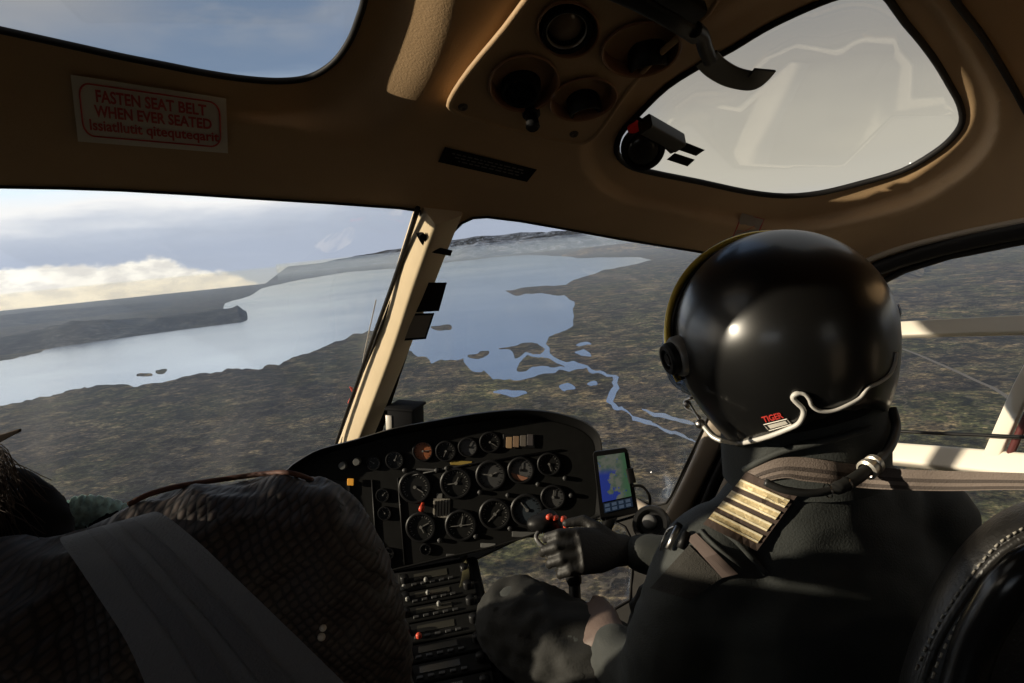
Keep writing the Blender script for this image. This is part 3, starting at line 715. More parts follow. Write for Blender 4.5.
beam('loose_end', [S(421, 234, .052), S(427, 240, .056), S(432, 248, .055)], .009, .003, Vector((-.2, -1, 0)), BLACKM, .001, t_)
# red yaw string on the outside of the left pane
t_ = thing('yaw_string', 'little red wool tuft on the glass left of the windshield post', 'yaw string', S(356, 393, -.03))
bm = bmesh.new()
for dx, dy in ((-8, 10), (-6, -6), (7, -8), (3, 4)): add_tube(bm, [S(356, 393, -.018), S(356+dx*.5, 393+dy*.5, -.022), S(356+dx, 393+dy, -.02)], [.006, .005, .0015], 8)
link_bm('tuft', bm, mat('red_wool', (.75, .08, .05), .8), t_)
bm = bmesh.new(); add_tube(bm, [S(358, 386, -.018), S(366, 345, -.018), S(376, 300, -.018)], .0012, 6); link_bm('thread', bm, mat('pale_thread', (.4, .38, .36), .8), t_)

# ------------------------------------------------------------------ instrument panel
PC = P(440, 500, 1.5); PNn = Vector((-.06, -1, .16)).normalized()
def PP(x, y, o=0.0): r = ray(x, y); return r*((PC+PNn*o).dot(PNn)/r.dot(PNn))
PF = frame(PNn, Vector((.115, 0, 1)))
panel = thing('instrument_panel', 'wide black instrument panel with round gauges under an arched glareshield', 'instrument panel', PP(440, 560))
OUT = dens(loop2([(282, 480), (288, 468), (300, 459), (319, 449), (352, 440), (393, 428), (434, 420), (475, 413), (516, 409), (549, 411), (577, 418), (593, 427), (601, 440), (603, 470), (602, 508), (596, 518), (560, 527), (500, 546), (440, 560), (398, 570), (370, 575), (330, 560), (296, 520)], 3), 10)
cenx, ceny = 450, 490
def inset(pts, k): return [(cenx+(x-cenx)*k, ceny+(y-ceny)*(k if y > ceny else k-.03*(1-k)*0)) for x, y in pts]
INN = [(cenx+(x-cenx)*.955, ceny+(y-ceny)*(.88 if y < ceny else .985)) for x, y in OUT]
bm = bmesh.new(); V2, F2 = cdt(INN, (), 60); slab(bm, V2, F2, lambda x, y: PP(x, y, 0), lambda p: p - PNn*.01); bmesh.ops.recalc_face_normals(bm, faces=bm.faces[:])
PANELM = mat('panel_face', (.0075, .0075, .007), .7, var=.15, vscale=40, spec=.15)
face = link_bm('panel_face', bm, PANELM, panel, smooth=False)
bm = bmesh.new(); n = len(OUT)
cen3 = PP(cenx, ceny)
rings = []
OUTi = [(cenx+(x-cenx)*.985, ceny+(y-ceny)*.965) for x, y in OUT]
rings.append([bm.verts.new(PP(x, y, -.004)) for x, y in INN])
rings.append([bm.verts.new(PP(x, y, .030)) for x, y in OUTi])
rings.append([bm.verts.new(PP(x, y, .036)) for x, y in [(cenx+(a-cenx)*.994, ceny+(b-ceny)*.985) for a, b in OUT]])
rings.append([bm.verts.new(PP(x, y, .030)) for x, y in OUT])
fwd = Vector((0.02, 1, -.42))
for dd, sc in ((.04, 1.0), (.09, .97), (.13, .92)):
    rings.append([bm.verts.new(cen3 + (PP(x, y, .030)-cen3)*sc + fwd*dd) for x, y in OUT])
for A, B in zip(rings, rings[1:]):
    for k in range(n): bm.faces.new((A[k], A[(k+1) % n], B[(k+1) % n], B[k]))
bm.faces.new(rings[-1]); bmesh.ops.recalc_face_normals(bm, faces=bm.faces[:])
o = link_bm('glareshield', bm, mat('glareshield_black', (.008, .008, .008), .5, bump=.2, bscale=250, spec=.3), panel); autosmooth(o, 50)
WHT = mat('dial_white', (.16, .155, .145), .5); DIAL = mat('dial_black', (.012, .012, .0115), .4, spec=.3); DIALG = mat('dial_grey', (.10, .10, .10), .3); ORNG = mat('dial_orange', (.30, .10, .04), .4)
GLS = glass_mat('gauge_glass', refl=.06)
def gauge(x, y, r, face_m=DIAL, needle=40, kind='plain', n2=None):
    R = r*1.5/F; c = PP(x, y, 0); M = Matrix.Translation(c) @ PF
    bm = bmesh.new(); add_lathe(bm, [(R*1.18, 0), (R*1.18, .004), (R*1.10, .006), (R*1.0, .006), (R*.97, .001)], M, 30); g = link_bm('gauge', bm, BLACK, panel); autosmooth(g, 35)
    bm = bmesh.new(); add_lathe(bm, [(R*.98, .0012), (0, .0012)], M, 30); d_ = link_bm('dial', bm, face_m, g, smooth=False)
    bm = bmesh.new(); nt = 12 if r > 10 else 8
    for k in range(nt*2):
        a = math.radians(-140+280*k/(nt*2-1)); L = .16 if k % 2 == 0 else .09
        T = M @ Matrix.Translation((math.sin(a)*R*(.9-L/2), math.cos(a)*R*(.9-L/2), .0018)) @ Matrix.Rotation(-a, 4, 'Z'); add_box(bm, T, R*.035 if k % 2 else R*.06, R*L, .0004)
    link_bm('scale', bm, WHT if face_m is DIAL else BLACKM, g, smooth=False)
    bm = bmesh.new()
    for nd, L in ((needle, .8),) + (((n2, .55),) if n2 is not None else ()):
        a = math.radians(nd); T = M @ Matrix.Rotation(-a, 4, 'Z') @ Matrix.Translation((0, R*L*.38, .003)); add_box(bm, T, R*.07, R*L, .0006)
    add_lathe(bm, [(R*.12, .002), (R*.12, .004), (0, .004)], M, 14); link_bm('needle', bm, WHT if face_m is not DIALG else BLACKM, g, smooth=False)
    if kind == 'attitude':
        bm = bmesh.new(); add_box(bm, M @ Matrix.Rotation(.15, 4, 'Z') @ Matrix.Translation((0, 0, .0045)), R*1.5, R*.05, .0006); link_bm('horizon_bar', bm, WHT, g, smooth=False)
    return g
gauge(423, 451, 9, ORNG, 80); gauge(446, 451, 9, DIAL, 200); gauge(468, 447, 8.5, DIALG, 30); gauge(490, 442, 9, DIAL, 120)
gauge(395, 460, 8, DIAL, 20); gauge(374, 463, 6, DIAL, -60)
gauge(415, 487, 14, DIAL, 120); gauge(456, 483, 13.5, DIAL, -100, n2=20); gauge(491, 475, 13, mat('dial_mid', (.06, .06, .06), .4), -85, n2=60); 
g = gauge(521, 470, 11.5, DIALG, 0); gauge(549, 464, 10, DIAL, 160)
gauge(421, 527, 13, DIAL, 60, n2=150); gauge(461, 525, 13.5, DIAL, 10, 'attitude'); gauge(495, 514, 13.5, DIAL, 220, n2=40); gauge(527, 510, 14, mat('dial_blue', (.035, .045, .055), .35), -40); gauge(553, 497, 10.5, mat('dial_mid2', (.075, .075, .075), .4), 5)
gauge(383, 495, 6, DIAL, 40); gauge(385, 513, 6, DIAL, -40); gauge(426, 549, 5, DIAL, 0); gauge(389, 553, 5, DIAL, 100)
def plate(name, x, y, wpx, hpx, th, m_, label=None, rot=0.115, off=0, parent=panel, bev=.001):
    k = 1.5/F; bm = bmesh.new(); M = Matrix.Translation(PP(x, y, th/2+off)) @ PF; add_box(bm, M, wpx*k, hpx*k, th, bev, 1); o = link_bm(name, bm, m_, parent, smooth=False)
    if label: o['label'] = label
    return o
# attitude card of the lit instrument: light and rust sectors
M = Matrix.Translation(PP(521, 470, 0)) @ PF; R = 11.5*1.5/F; bm = bmesh.new(); vs_ = [bm.verts.new(M @ Vector((math.cos(a)*R*.9, math.sin(a)*R*.9, .0024))) for a in [math.radians(195+k*15) for k in range(9)]]; bm.faces.new(vs_)
link_bm('sky_card', bm, mat('rust_card', (.34, .16, .10), .45), g, smooth=False)
o = plate('annunciator', 519, 441, 32, 13, .004, BLACK)
for i, c_ in enumerate(((.42, .28, .16), (.30, .20, .13), (.16, .14, .12), (.09, .08, .08))): plate('annunciator_tile', 509+i*7, 442.5-i*.9, 6.2, 11, .0012, mat('tile%d' % i, c_, .35), None, off=.004, parent=o)
plate('name_strip', 461, 463, 22, 4.2, .0012, mat('yellow_label', (.34, .24, .05), .5), 'yellow label strip')
cd = plate('limit_card', 441.5, 508, 17, 19, .0014, mat('pale_card', (.26, .24, .20), .6), 'striped pale card')
for i in range(5): plate('card_stripe', 435.5+i*3, 509-i*.4, 1.0, 16, .0004, BLACKM, None, off=.0015, parent=cd)
plate('name_strip', 439.5, 496, 6, 5, .0012, WHT); plate('name_strip', 427, 469.5, 22, 1.8, .001, mat('dim_grey', (.10, .10, .10), .5)); 
plate('indicator_light', 350.5, 482, 6.5, 7, .003, mat('amber', (.70, .32, .04), .4, emit=((1, .45, .05), .15)), 'amber lit indicator', off=.007)
rp = plate('radio', 330, 487, 42, 14, .006, BLACK); plate('display', 326, 487, 30, 8, .001, mat('lcd', (.045, .043, .035), .25), None, off=.006, parent=rp)
for r_ in range(3):
    for c_ in range(7): plate('key', 316+c_*6, 500+r_*6-c_*.7, 4, 3.4, .003, mat('key_grey', (.035, .035, .035), .5))
for x, y in ((344, 465), (358, 461)):
    bm = bmesh.new(); add_lathe(bm, [(.0085, 0), (.0085, .012), (.007, .014), (0, .014)], Matrix.Translation(PP(x, y)) @ PF, 18); o = link_bm('selector_knob', bm, mat('knob_grey', (.13, .13, .12), .4), panel); autosmooth(o, 35)
bm = bmesh.new(); add_lathe(bm, [(.004, 0), (.004, .012), (.006, .014), (.006, .022), (0, .022)], Matrix.Translation(PP(423, 503)) @ PF @ Matrix.Rotation(.5, 4, 'X'), 12); o = link_bm('toggle', bm, mat('red_toggle', (.65, .08, .04), .4), panel); o['label'] = 'red toggle'
plate('name_strip', 488, 545.5, 15, 4.5, .0015, mat('strip_grey', (.20, .20, .19), .5)); plate('name_strip', 524, 534.5, 24, 5.5, .0015, mat('strip_grey2', (.12, .12, .115), .5)); plate('name_strip', 457, 556, 22, 3.5, .0015, mat('dim_grey', (.1, .1, .1), .5))
for x, y in ((447, 468), (480, 492), (508, 495), (538, 484), (565, 478), (571, 495), (405, 470), (437, 470), (440, 540), (476, 536), (510, 528)):
    bm = bmesh.new(); add_lathe(bm, [(.005, 0), (.005, .006), (.0035, .008), (0, .008)], Matrix.Translation(PP(x, y)) @ PF, 12); link_bm('selector_knob', bm, mat('knob_dark', (.05, .05, .05), .4), panel)
for pts in (((404, 477), (470, 464), (560, 450)), ((398, 478), (405, 565)), ((372, 480), (378, 572))):
    bm = bmesh.new(); add_tube(bm, [PP(x, y, .002) for x, y in pts], .0022, 6); link_bm('seam', bm, BLACK, panel)
# box standing on the glareshield
t_ = thing('sensor_box', 'small black box standing on the glareshield beside the windshield post', 'box', P(404, 428, 1.62))
M = Matrix.Translation(P(406, 419, 1.66)) @ frame(Vector((-.30, -1, 0)), Vector((.10, 0, 1)))
bm = bmesh.new(); add_box(bm, M, .068, .062, .07, .006); o = link_bm('body', bm, BLACKM, t_); autosmooth(o, 40)
bm = bmesh.new(); add_box(bm, M @ Matrix.Translation((-.028, -.006, .036)), .016, .046, .002, .0005, 1); link_bm('side_panel', bm, WHITEP, t_)['label'] = 'pale side strip'
bm = bmesh.new(); add_box(bm, M @ Matrix.Translation((0, .033, .0)), .076, .008, .08, .003); link_bm('lid', bm, BLACKM, t_)

# ------------------------------------------------------------------ centre pedestal below the panel
ped = thing('centre_pedestal', 'black centre pedestal of radios and switches below the instrument panel', 'console', P(440, 640, 1.35))
K0 = P(434, 562, 1.50); K1 = P(452, 720, 1.08); dn = (K1-K0); Lk = dn.length; kx = Vector((1, 0, 0)); ky = dn.normalized(); kz = -kx.cross(ky).normalized()
if kz.dot(-K0) < 0: kz = -kz
kx = (kx-ky*kx.dot(ky)).normalized()
MK = Matrix(((kx.x, ky.x, kz.x, K0.x), (kx.y, ky.y, kz.y, K0.y), (kx.z, ky.z, kz.z, K0.z), (0, 0, 0, 1)))
bm = bmesh.new(); add_box(bm, MK @ Matrix.Translation((0, Lk/2, -.15)), .19, Lk, .30, .01); o = link_bm('housing', bm, BLACKM, ped); autosmooth(o, 40)
yy = .03
for i, hgt in enumerate((.07, .05, .05, .06, .05, .05, .06)):
    bm = bmesh.new(); add_box(bm, MK @ Matrix.Translation((0, yy+hgt/2, .004)), .155, hgt-.006, .010, .002, 1); rd_ = link_bm('radio_unit', bm, PANELM, ped, smooth=False)
    bm = bmesh.new(); add_box(bm, MK @ Matrix.Translation((-.01, yy+hgt*.4, .0096)), .07, hgt*.32, .001); link_bm('display', bm, mat('lcd', (.05, .05, .04), .3), rd_, smooth=False)
    for sx in (-.064, .062):
        bm = bmesh.new(); add_lathe(bm, [(.009, 0), (.009, .012), (.007, .014), (0, .014)], MK @ Matrix.Translation((sx, yy+hgt*.5, .009)), 14); link_bm('knob', bm, BLACK, rd_)
    for k in range(5):
        bm = bmesh.new(); add_box(bm, MK @ Matrix.Translation((-.045+k*.019, yy+hgt*.78, .011)), .011, .007, .004, .001, 1); link_bm('key', bm, mat('key_grey', (.035, .035, .035), .5), rd_, smooth=False)
    yy += hgt
def lamp_dot(x, y, r, m_, lab=None):
    rr_ = ray(x, y); o_ = K0+kz*.012; c = rr_*(o_.dot(kz)/rr_.dot(kz)); bm = bmesh.new()
    add_lathe(bm, [(r, 0), (r, .005), (r*.6, .008), (0, .008)], Matrix.Translation(c) @ MK.to_3x3().to_4x4(), 14); o = link_bm('switch_cap', bm, m_, ped)
    if lab: o['label'] = lab
for x, y in ((404, 588), (399, 590), (407.5, 600), (439, 605), (426, 581), (428, 594)): lamp_dot(x, y, .0042, mat('cap_pale', (.30, .30, .28), .4))
lamp_dot(419, 637, .0055, mat('red_toggle', (.65, .08, .04), .4), 'red switch cap')
beam('olive_strap', [PP(463, 556, -.02), P(466, 575, 1.42), P(460, 598, 1.38)], .016, .006, Vector((0, -1, .2)), mat('olive_strap', (.045, .040, .015), .6), .001, ped)

# ------------------------------------------------------------------ tablet navigator
TQ = [(593, 452), (627, 447.5), (638, 512), (601, 521)]
td = lambda x, y, i=0: P(x, y, 1.34 - i)
t_ = thing('gps_navigator', 'black handheld map navigator mounted at the right end of the instrument panel', 'navigator', P(616, 520, 1.34))
bm = bmesh.new(); lo = rr(0, 0, 1, 1, .09, .06, 4); A = [bm.verts.new(td(*bil(TQ, u, v), .012)) for u, v in lo]; A2 = [bm.verts.new(td(*bil(TQ, .5+(u-.5)*1.03, .5+(v-.5)*1.02), .006)) for u, v in lo]; B = [bm.verts.new(td(*bil(TQ, .5+(u-.5)*1.03, .5+(v-.5)*1.02), -.016)) for u, v in lo]
n = len(lo)
for X1, X2 in ((A, A2), (A2, B)):
    for k in range(n): bm.faces.new((X1[k], X1[(k+1) % n], X2[(k+1) % n], X2[k]))
bm.faces.new(A); bm.faces.new(B[::-1]); bmesh.ops.recalc_face_normals(bm, faces=bm.faces[:]); link_bm('case', bm, BLACK, t_, smooth=False)
m_ = bpy.data.materials.new('map_screen'); m_.use_nodes = True; t = NT(m_.node_tree); t.n.clear(); pos = t.node('ShaderNodeTexCoord').outputs['Generated']
xx, yy_, zz = t.node('ShaderNodeSeparateXYZ', {0: pos}).outputs
nz = t.noise(t.vmap(pos, (1, 1, 1.6)), 5.5, 4, .5); land = t.mix(t.ss(nz, .35, .6), (.15, .22, .15), (.28, .30, .24))
land = t.mix(t.ss(xx, .62, .9), land, (.10, .24, .12))
sea = t.m('MULTIPLY', t.ss(t.m('SUBTRACT', t.noise(pos, 4, 4), t.m('MULTIPLY', xx, .5)), .24, .30), t.m('SUBTRACT', 1.0, t.ss(zz, .55, .75)))
c_ = t.mix(sea, land, (.04, .08, .50)); c_ = t.mix(t.ss(t.noise(pos, 9, 2), .68, .72), c_, (.03, .10, .7))
b = t.node('ShaderNodeBsdfPrincipled', {'Base Color': (.01, .01, .01, 1), 'Roughness': .15, 'Emission Color': c_, 'Emission Strength': .24}); t.l.new(b.outputs[0], t.node('ShaderNodeOutputMaterial').inputs[0])
quad_slab('map_screen', TQ, td, .0125, .0008, m_, t_, 4, 6, None, .10, .90, .07, .74)
quad_slab('key_field', TQ, td, .0125, .0008, mat('dark_screen', (.010, .014, .022), .25, emit=((.05, .09, .16), .12)), t_, 4, 3, None, .12, .90, .76, .90)
for r_ in range(2):
    for k in range(4): quad_slab('soft_key', TQ, td, .0134, .0008, mat('soft_key', (.05, .07, .10), .3, emit=((.2, .3, .5), .10)), t_, 1, 1, None, .15+k*.19, .28+k*.19, .775+r_*.065, .82+r_*.065)
beam('side_clamp', [P(629, 468, 1.33), P(632, 482, 1.33)], .014, .02, Vector((0, -1, 0)), BLACK, .003, t_)
bm = bmesh.new(); add_tube(bm, smooth_line([P(632, 486, 1.33), P(641, 486, 1.33), (P(648, 493, 1.33)), P(650, 503, 1.34), P(645, 512, 1.34), P(632, 517, 1.35), P(615, 522, 1.36)], 8), .0028, 8); link_bm('cable', bm, BLACK, t_)
beam('mount_arm', [P(612, 515, 1.38), P(604, 532, 1.42)], .022, .02, Vector((0, -1, 0)), BLACK, .005, t_)
# ball vent at the lower corner of the windshield
t_ = thing('demister_outlet', 'round black demister outlet with pale centre below the right windshield corner', 'air outlet', P(651, 523, 1.28))
M = Matrix.Translation(P(651, 524, 1.28)) @ frame(-P(651, 524, 1)+Vector((-.3, 0, .3)), Vector((0, 0, 1)))
bm = bmesh.new(); add_lathe(bm, [(.034, -.03), (.036, 0), (.032, .008), (.026, .008), (.022, -.002), (0, -.002)], M, 28); o = link_bm('housing', bm, BLACK, t_); autosmooth(o, 40)
bm = bmesh.new(); add_lathe(bm, [(.0135, -.002), (.0135, .006), (.010, .010), (0, .011)], M @ Matrix.Translation((-.002, .003, 0)), 24); link_bm('centre_cap', bm, mat('cap_grey', (.16, .16, .16), .45), t_)
# ------------------------------------------------------------------ people
from mathutils.bvhtree import BVHTree
def loft(bm, rings, cap=True, seg=20):
    """rings: (centre, xvec, yvec)"""
    R = []
    for c, xv, yv in rings:
        c, xv, yv = Vector(c), Vector(xv), Vector(yv)
        R.append([bm.verts.new(c + xv*math.cos(2*math.pi*k/seg) + yv*math.sin(2*math.pi*k/seg)) for k in range(seg)])
    for A, B in zip(R, R[1:]):
        for k in range(seg): bm.faces.new((A[k], A[(k+1) % seg], B[(k+1) % seg], B[k]))
    if cap: bm.faces.new(R[0][::-1]); bm.faces.new(R[-1])
def ball(bm, c, r, sc=(1, 1, 1), M=None):
    M2 = Matrix.Translation(Vector(c)) @ (M or Matrix.Identity(4)) @ Matrix.Diagonal((*[r*s for s in sc], 1))
    bmesh.ops.create_icosphere(bm, subdivisions=3, radius=1, matrix=M2)
def limb(bm, pts, rads, n=5):
    """tapering limb with rounded ends"""
    L = smooth_line(pts, n); rr_ = []
    for i in range(len(L)):
        f_ = i/(len(L)-1)*(len(rads)-1); k = min(int(f_), len(rads)-2); rr_.append(rads[k]+(rads[k+1]-rads[k])*(f_-k))
    add_tube(bm, L, rr_, 16); ball(bm, L[0], rads[0]); ball(bm, L[-1], rads[-1])
def fuse(name, bm, voxel, m_, parent=None, smooth=6, fold=0.0, fs=18):
    bmesh.ops.recalc_face_normals(bm, faces=bm.faces[:])
    o = link_bm('tmp', bm, m_); md = o.modifiers.new('r', 'REMESH'); md.mode = 'VOXEL'; md.voxel_size = voxel; md.use_smooth_shade = True
    m2 = o.modifiers.new('s', 'SMOOTH'); m2.iterations = smooth; m2.factor = .5
    bpy.context.view_layer.update(); dg = bpy.context.evaluated_depsgraph_get(); me = bpy.data.meshes.new_from_object(o.evaluated_get(dg))
    if fold:
        ns = [v.normal.copy() for v in me.vertices]
        for v, n_ in zip(me.vertices, ns):
            p = v.co; q_ = Vector((p.x*fs, p.y*fs, p.z*fs*2.2)); w_ = noise.noise(q_)+.5*noise.noise(q_*2.3)
            v.co = p + n_*fold*(1-abs(w_)*3)*.5
    me.name = name; bpy.data.objects.remove(o); me.materials.clear(); me.materials.append(m_)
    for p_ in me.polygons: p_.use_smooth = True
    o = bpy.data.objects.new(name, me); COL.objects.link(o)
    if parent: o.parent = parent; o.matrix_parent_inverse = parent.matrix_world.inverted()
    return o
def bvh(o): return BVHTree.FromPolygons([v.co.copy() for v in o.data.vertices], [tuple(p.vertices) for p in o.data.polygons])
JACKET = mat('flight_jacket', (.030, .034, .032), .75, var=.15, vscale=14, bump=.35, bscale=400, sheen=.05)
TROUS = mat('dark_trousers', (.011, .011, .0095), .8, var=.15, vscale=14, bump=.3, bscale=300)
GLOVE = mat('glove_leather', (.012, .011, .010), .6, bump=.4, bscale=220)
GLOVE2 = mat('brown_leather', (.13, .092, .078), .6, bump=.4, bscale=220)
hip = Vector((.36, .80, -.86))
pil = thing('person', 'person in a dark flight jacket and helmet flying in the right front seat', 'person', hip)
ShL = Vector((.238, .84, -.440)); ShR = Vector((.54, .90, -.445)); Nk = P(806, 452, .90); EL = P(655, 690, .98); ER = Vector((.50, 1.12, -.64))
bm = bmesh.new(); rx = (ShR-ShL).normalized()
mid = (ShL+ShR)/2; fy = Vector((0, 1, 0))
loft(bm, [(hip, rx*.19, fy*.14), (hip+Vector((0, .02, .14)), rx*.17, fy*.125), (mid+Vector((0, -.005, -.16)), rx*.185, fy*.135), (mid+Vector((0, -.01, -.04)), rx*.185, fy*.125), (mid+Vector((.0, .0, .035)), rx*.145, fy*.10), (Nk+Vector((0, 0, -.01)), rx*.085, fy*.08), (Nk+Vector((0, .02, .07)), rx*.062, fy*.065), (Nk+Vector((-.01, .03, .12)), rx*.055, fy*.06)])
limb(bm, [ShL+Vector((.0, 0, 0)), (ShL+EL)/2+Vector((-.012, -.01, 0)), EL], [.076, .066, .054]); limb(bm, [ShR, (ShR+ER)/2, ER], [.076, .062, .052])
ball(bm, ShL+Vector((-.004, 0, -.03)), .072, (1, 1.05, 1.15)); ball(bm, (ShL+Nk)/2+Vector((.0, 0, -.03)), .072); ball(bm, (ShR+Nk)/2+Vector((0, 0, -.03)), .072)
HL = P(592, 622, 1.10); HR = P(586, 545, 1.24)
limb(bm, [EL, (EL+HL)/2+Vector((0, 0, -.008)), HL+(EL-HL).normalized()*.06], [.052, .046, .036]); limb(bm, [ER, (ER+HR)/2, HR+(ER-HR).normalized()*.10], [.050, .045, .034])
KL = P(520, 622, 1.20); KR = P(670, 620, 1.26)
limb(bm, [hip+Vector((-.08, .04, .0)), (hip+KL)/2+Vector((-.03, .02, .02)), KL], [.105, .092, .068]); limb(bm, [hip+Vector((.08, .04, .0)), (hip+KR)/2+Vector((.04, .02, .0)), KR], [.10, .09, .068])
limb(bm, [KL, KL+Vector((-.01, .16, -.22)), KL+Vector((-.01, .24, -.42))], [.062, .055, .045]); limb(bm, [KR, KR+Vector((.0, .16, -.22)), KR+Vector((.0, .24, -.42))], [.062, .055, .045])
for K in (KL, KR): limb(bm, [K+Vector((-.01, .26, -.43)), K+Vector((-.01, .42, -.40))], [.045, .036])
HCn = P(780, 338, .87)
# head with jaw and nose inside the helmet
ball(bm, HCn+Vector((-.005, .02, -.01)), .092, (.85, 1.05, 1.1)); ball(bm, HCn+Vector((-.03, .09, -.06)), .045); limb(bm, [HCn+Vector((-.012, .115, -.02)), HCn+Vector((-.012, .13, -.035))], [.012, .016]); limb(bm, [HCn+Vector((0, .0, -.05)), Nk], [.06, .06])
body = fuse('body', bm, .0095, JACKET, pil, 5, .004, 10)
# collar
bm = bmesh.new(); col = []; cx = Vector((1, 0, 0)); 
def cring(c, a, b, tilt): return [(c + Vector((a*math.cos(t_), b*math.sin(t_), tilt*math.sin(t_)))) for t_ in [2*math.pi*k/32 for k in range(32)]]
cc = Nk+Vector((-.002, .004, .024)); rings = []
for (dz, a, b, tl) in ((-.055, .106, .096, .0), (-.015, .104, .095, -.004), (.02, .103, .094, -.006), (.048, .099, .092, -.008), (.056, .095, .088, -.008), (.050, .088, .082, -.008), (.0, .086, .080, 0)):
    rings.append([bm.verts.new(p) for p in cring(cc+Vector((0, 0, dz)), a, b, tl)])
for A, B in zip(rings, rings[1:]):
    for k in range(32): bm.faces.new((A[k], A[(k+1) % 32], B[(k+1) % 32], B[k]))
for v in bm.verts:
    v.co += (v.co-cc).normalized()*.006*noise.noise(v.co*22)
collar = o = link_bm('collar', bm, JACKET, pil); sm = o.modifiers.new('s', 'SUBSURF'); sm.levels = 1; sm.render_levels = 1
def bvh2(*obs):
    V = []; Fc = []
    for o_ in obs:
        s_ = len(V); V += [v.co.copy() for v in o_.data.vertices]; Fc += [tuple(i+s_ for i in p.vertices) for p in o_.data.polygons]
    return BVHTree.FromPolygons(V, Fc)
bt = bvh2(body, collar)
def hit(x, y, lift=0.0, default=.9, tree=None):
    r = ray(x, y).normalized(); loc, n_, i, d = (tree or bt).ray_cast(Vector((0, 0, 0)), r)
    if loc is None: return P(x, y, default)
    return loc - r*lift
# trousers: a second layer over hips and thighs
bm = bmesh.new()
loft(bm, [(hip+Vector((0, 0, -.10)), rx*.195, fy*.15), (hip, rx*.20, fy*.15), (hip+Vector((0, .01, .07)), rx*.19, fy*.145)])
limb(bm, [hip+Vector((-.08, .04, .0)), (hip+KL)/2+Vector((-.03, .02, .02)), KL], [.112, .100, .076]); limb(bm, [hip+Vector((.08, .04, .0)), (hip+KR)/2+Vector((.04, .02, .0)), KR], [.108, .098, .076])
limb(bm, [KL, KL+Vector((-.01, .16, -.22)), KL+Vector((-.01, .22, -.38))], [.072, .066, .060]); limb(bm, [KR, KR+Vector((.0, .16, -.22)), KR+Vector((.0, .22, -.38))], [.072, .066, .060])
fuse('trousers', bm, .010, TROUS, pil, 4, .012, 15)
for K in (KL, KR):
    bm = bmesh.new(); limb(bm, [K+Vector((-.01, .235, -.37)), K+Vector((-.01, .26, -.44)), K+Vector((-.01, .36, -.44)), K+Vector((-.01, .45, -.41))], [.055, .052, .046, .038]); fuse('boot', bm, .010, BLACKM, pil, 3)
def hand(name, wrist, fdir, palm_n, side, curl, m_, parent, sc=1.0, spread=.10):
    """wrist point, direction to the fingers, outward back-of-hand normal; side=+1 thumb on +x' ; curl in radians per joint"""
    f_ = fdir.normalized(); n_ = (palm_n - f_*palm_n.dot(f_)).normalized(); s_ = f_.cross(n_)*side
    bm = bmesh.new(); Lp = .088*sc
    loft(bm, [(wrist-f_*.02, s_*.028*sc, n_*.022*sc), (wrist+f_*.01, s_*.030*sc, n_*.021*sc), (wrist+f_*Lp*.5, s_*.040*sc, n_*.018*sc), (wrist+f_*Lp, s_*.042*sc, n_*.014*sc)])
    for k, (off, ln) in enumerate(((.032, .074), (.011, .083), (-.010, .077), (-.030, .060))):
        p = wrist + f_*Lp*(.97-.04*abs(k-1)) + s_*off*sc; d = (f_ + s_*off*spread*8).normalized(); pts = [p-d*.02, p]; a = curl[0]*(1+.08*k)
        for j, fr in enumerate((.45, .31, .24)):
            d2 = (d*math.cos(a) - n_*math.sin(a)).normalized(); p = p + d2*ln*fr*sc; pts.append(p); a += curl[1]
        rads = [.0105*sc, .0104*sc, .0098*sc, .0090*sc, .0074*sc]; add_tube(bm, pts, rads, 10); [ball(bm, q_, r_*1.02) for q_, r_ in zip(pts, rads)]
    p = wrist + f_*Lp*.25 + s_*.028*sc; d = (f_*.75 + s_*.75 - n_*.25).normalized(); pts = [p-d*.015, p+d*.022*sc, p+d*.045*sc-n_*.006, p+(d+f_*.6-n_*.5).normalized()*.074*sc]
    rads = [.014*sc, .0125*sc, .011*sc, .0085*sc]; add_tube(bm, pts, rads, 10); [ball(bm, q_, r_) for q_, r_ in zip(pts, rads)]
    return fuse(name, bm, .0035, m_, parent, 3)
hand('glove', HL+(EL-HL).normalized()*.045, (P(566, 596, 1.20)-HL), Vector((-.2, -.6, .8)), -1, (.25, .35), GLOVE2, pil, 1.1)['label'] = 'brown leather glove on the left hand'
hand('glove', HR+(ER-HR).normalized()*.06, (P(540, 546, 1.20)-HR), Vector((.2, -.75, .6)), 1, (.30, .75), GLOVE, pil, 1.0, .16)
bm = bmesh.new(); add_tube(bm, smooth_line([hit(744, 470, .006), hit(780, 452, .010), hit(830, 440, .014), hit(872, 428, .012)], 5), .004, 8); link_bm('collar_fold', bm, JACKET, pil)
# epaulette with four stripes
def HS(x, y, i=0): return hit(x, y, i)
EQ = [(741, 479), (790, 500), (756, 545), (707, 520)]
ep = quad_slab('epaulette', [(746, 472), (797, 496), (757, 551), (703, 524)], HS, .002, .006, mat('epaulette_brown', (.060, .040, .032), .85), pil, 8, 8)
GOLD = mat('gold_braid', (.62, .50, .28), .45, metal=.25, var=.2, vscale=300); GOLD2 = mat('pale_braid', (.80, .72, .52), .5)
for k in range(4):
    a = k*.262+.0; st = quad_slab('stripe', EQ, HS, .0082, .0016, GOLD, ep, 10, 2, None, 0, 1, a, a+.175)
    bm = bmesh.new(); quad_slab('', EQ, HS, .0098, .0008, None, None, 10, 1, bm, 0, 1, a+.01, a+.045); quad_slab('', EQ, HS, .0098, .0008, None, None, 10, 1, bm, 0, 1, a+.135, a+.165); link_bm('stripe_edge', bm, GOLD2, st, smooth=False)
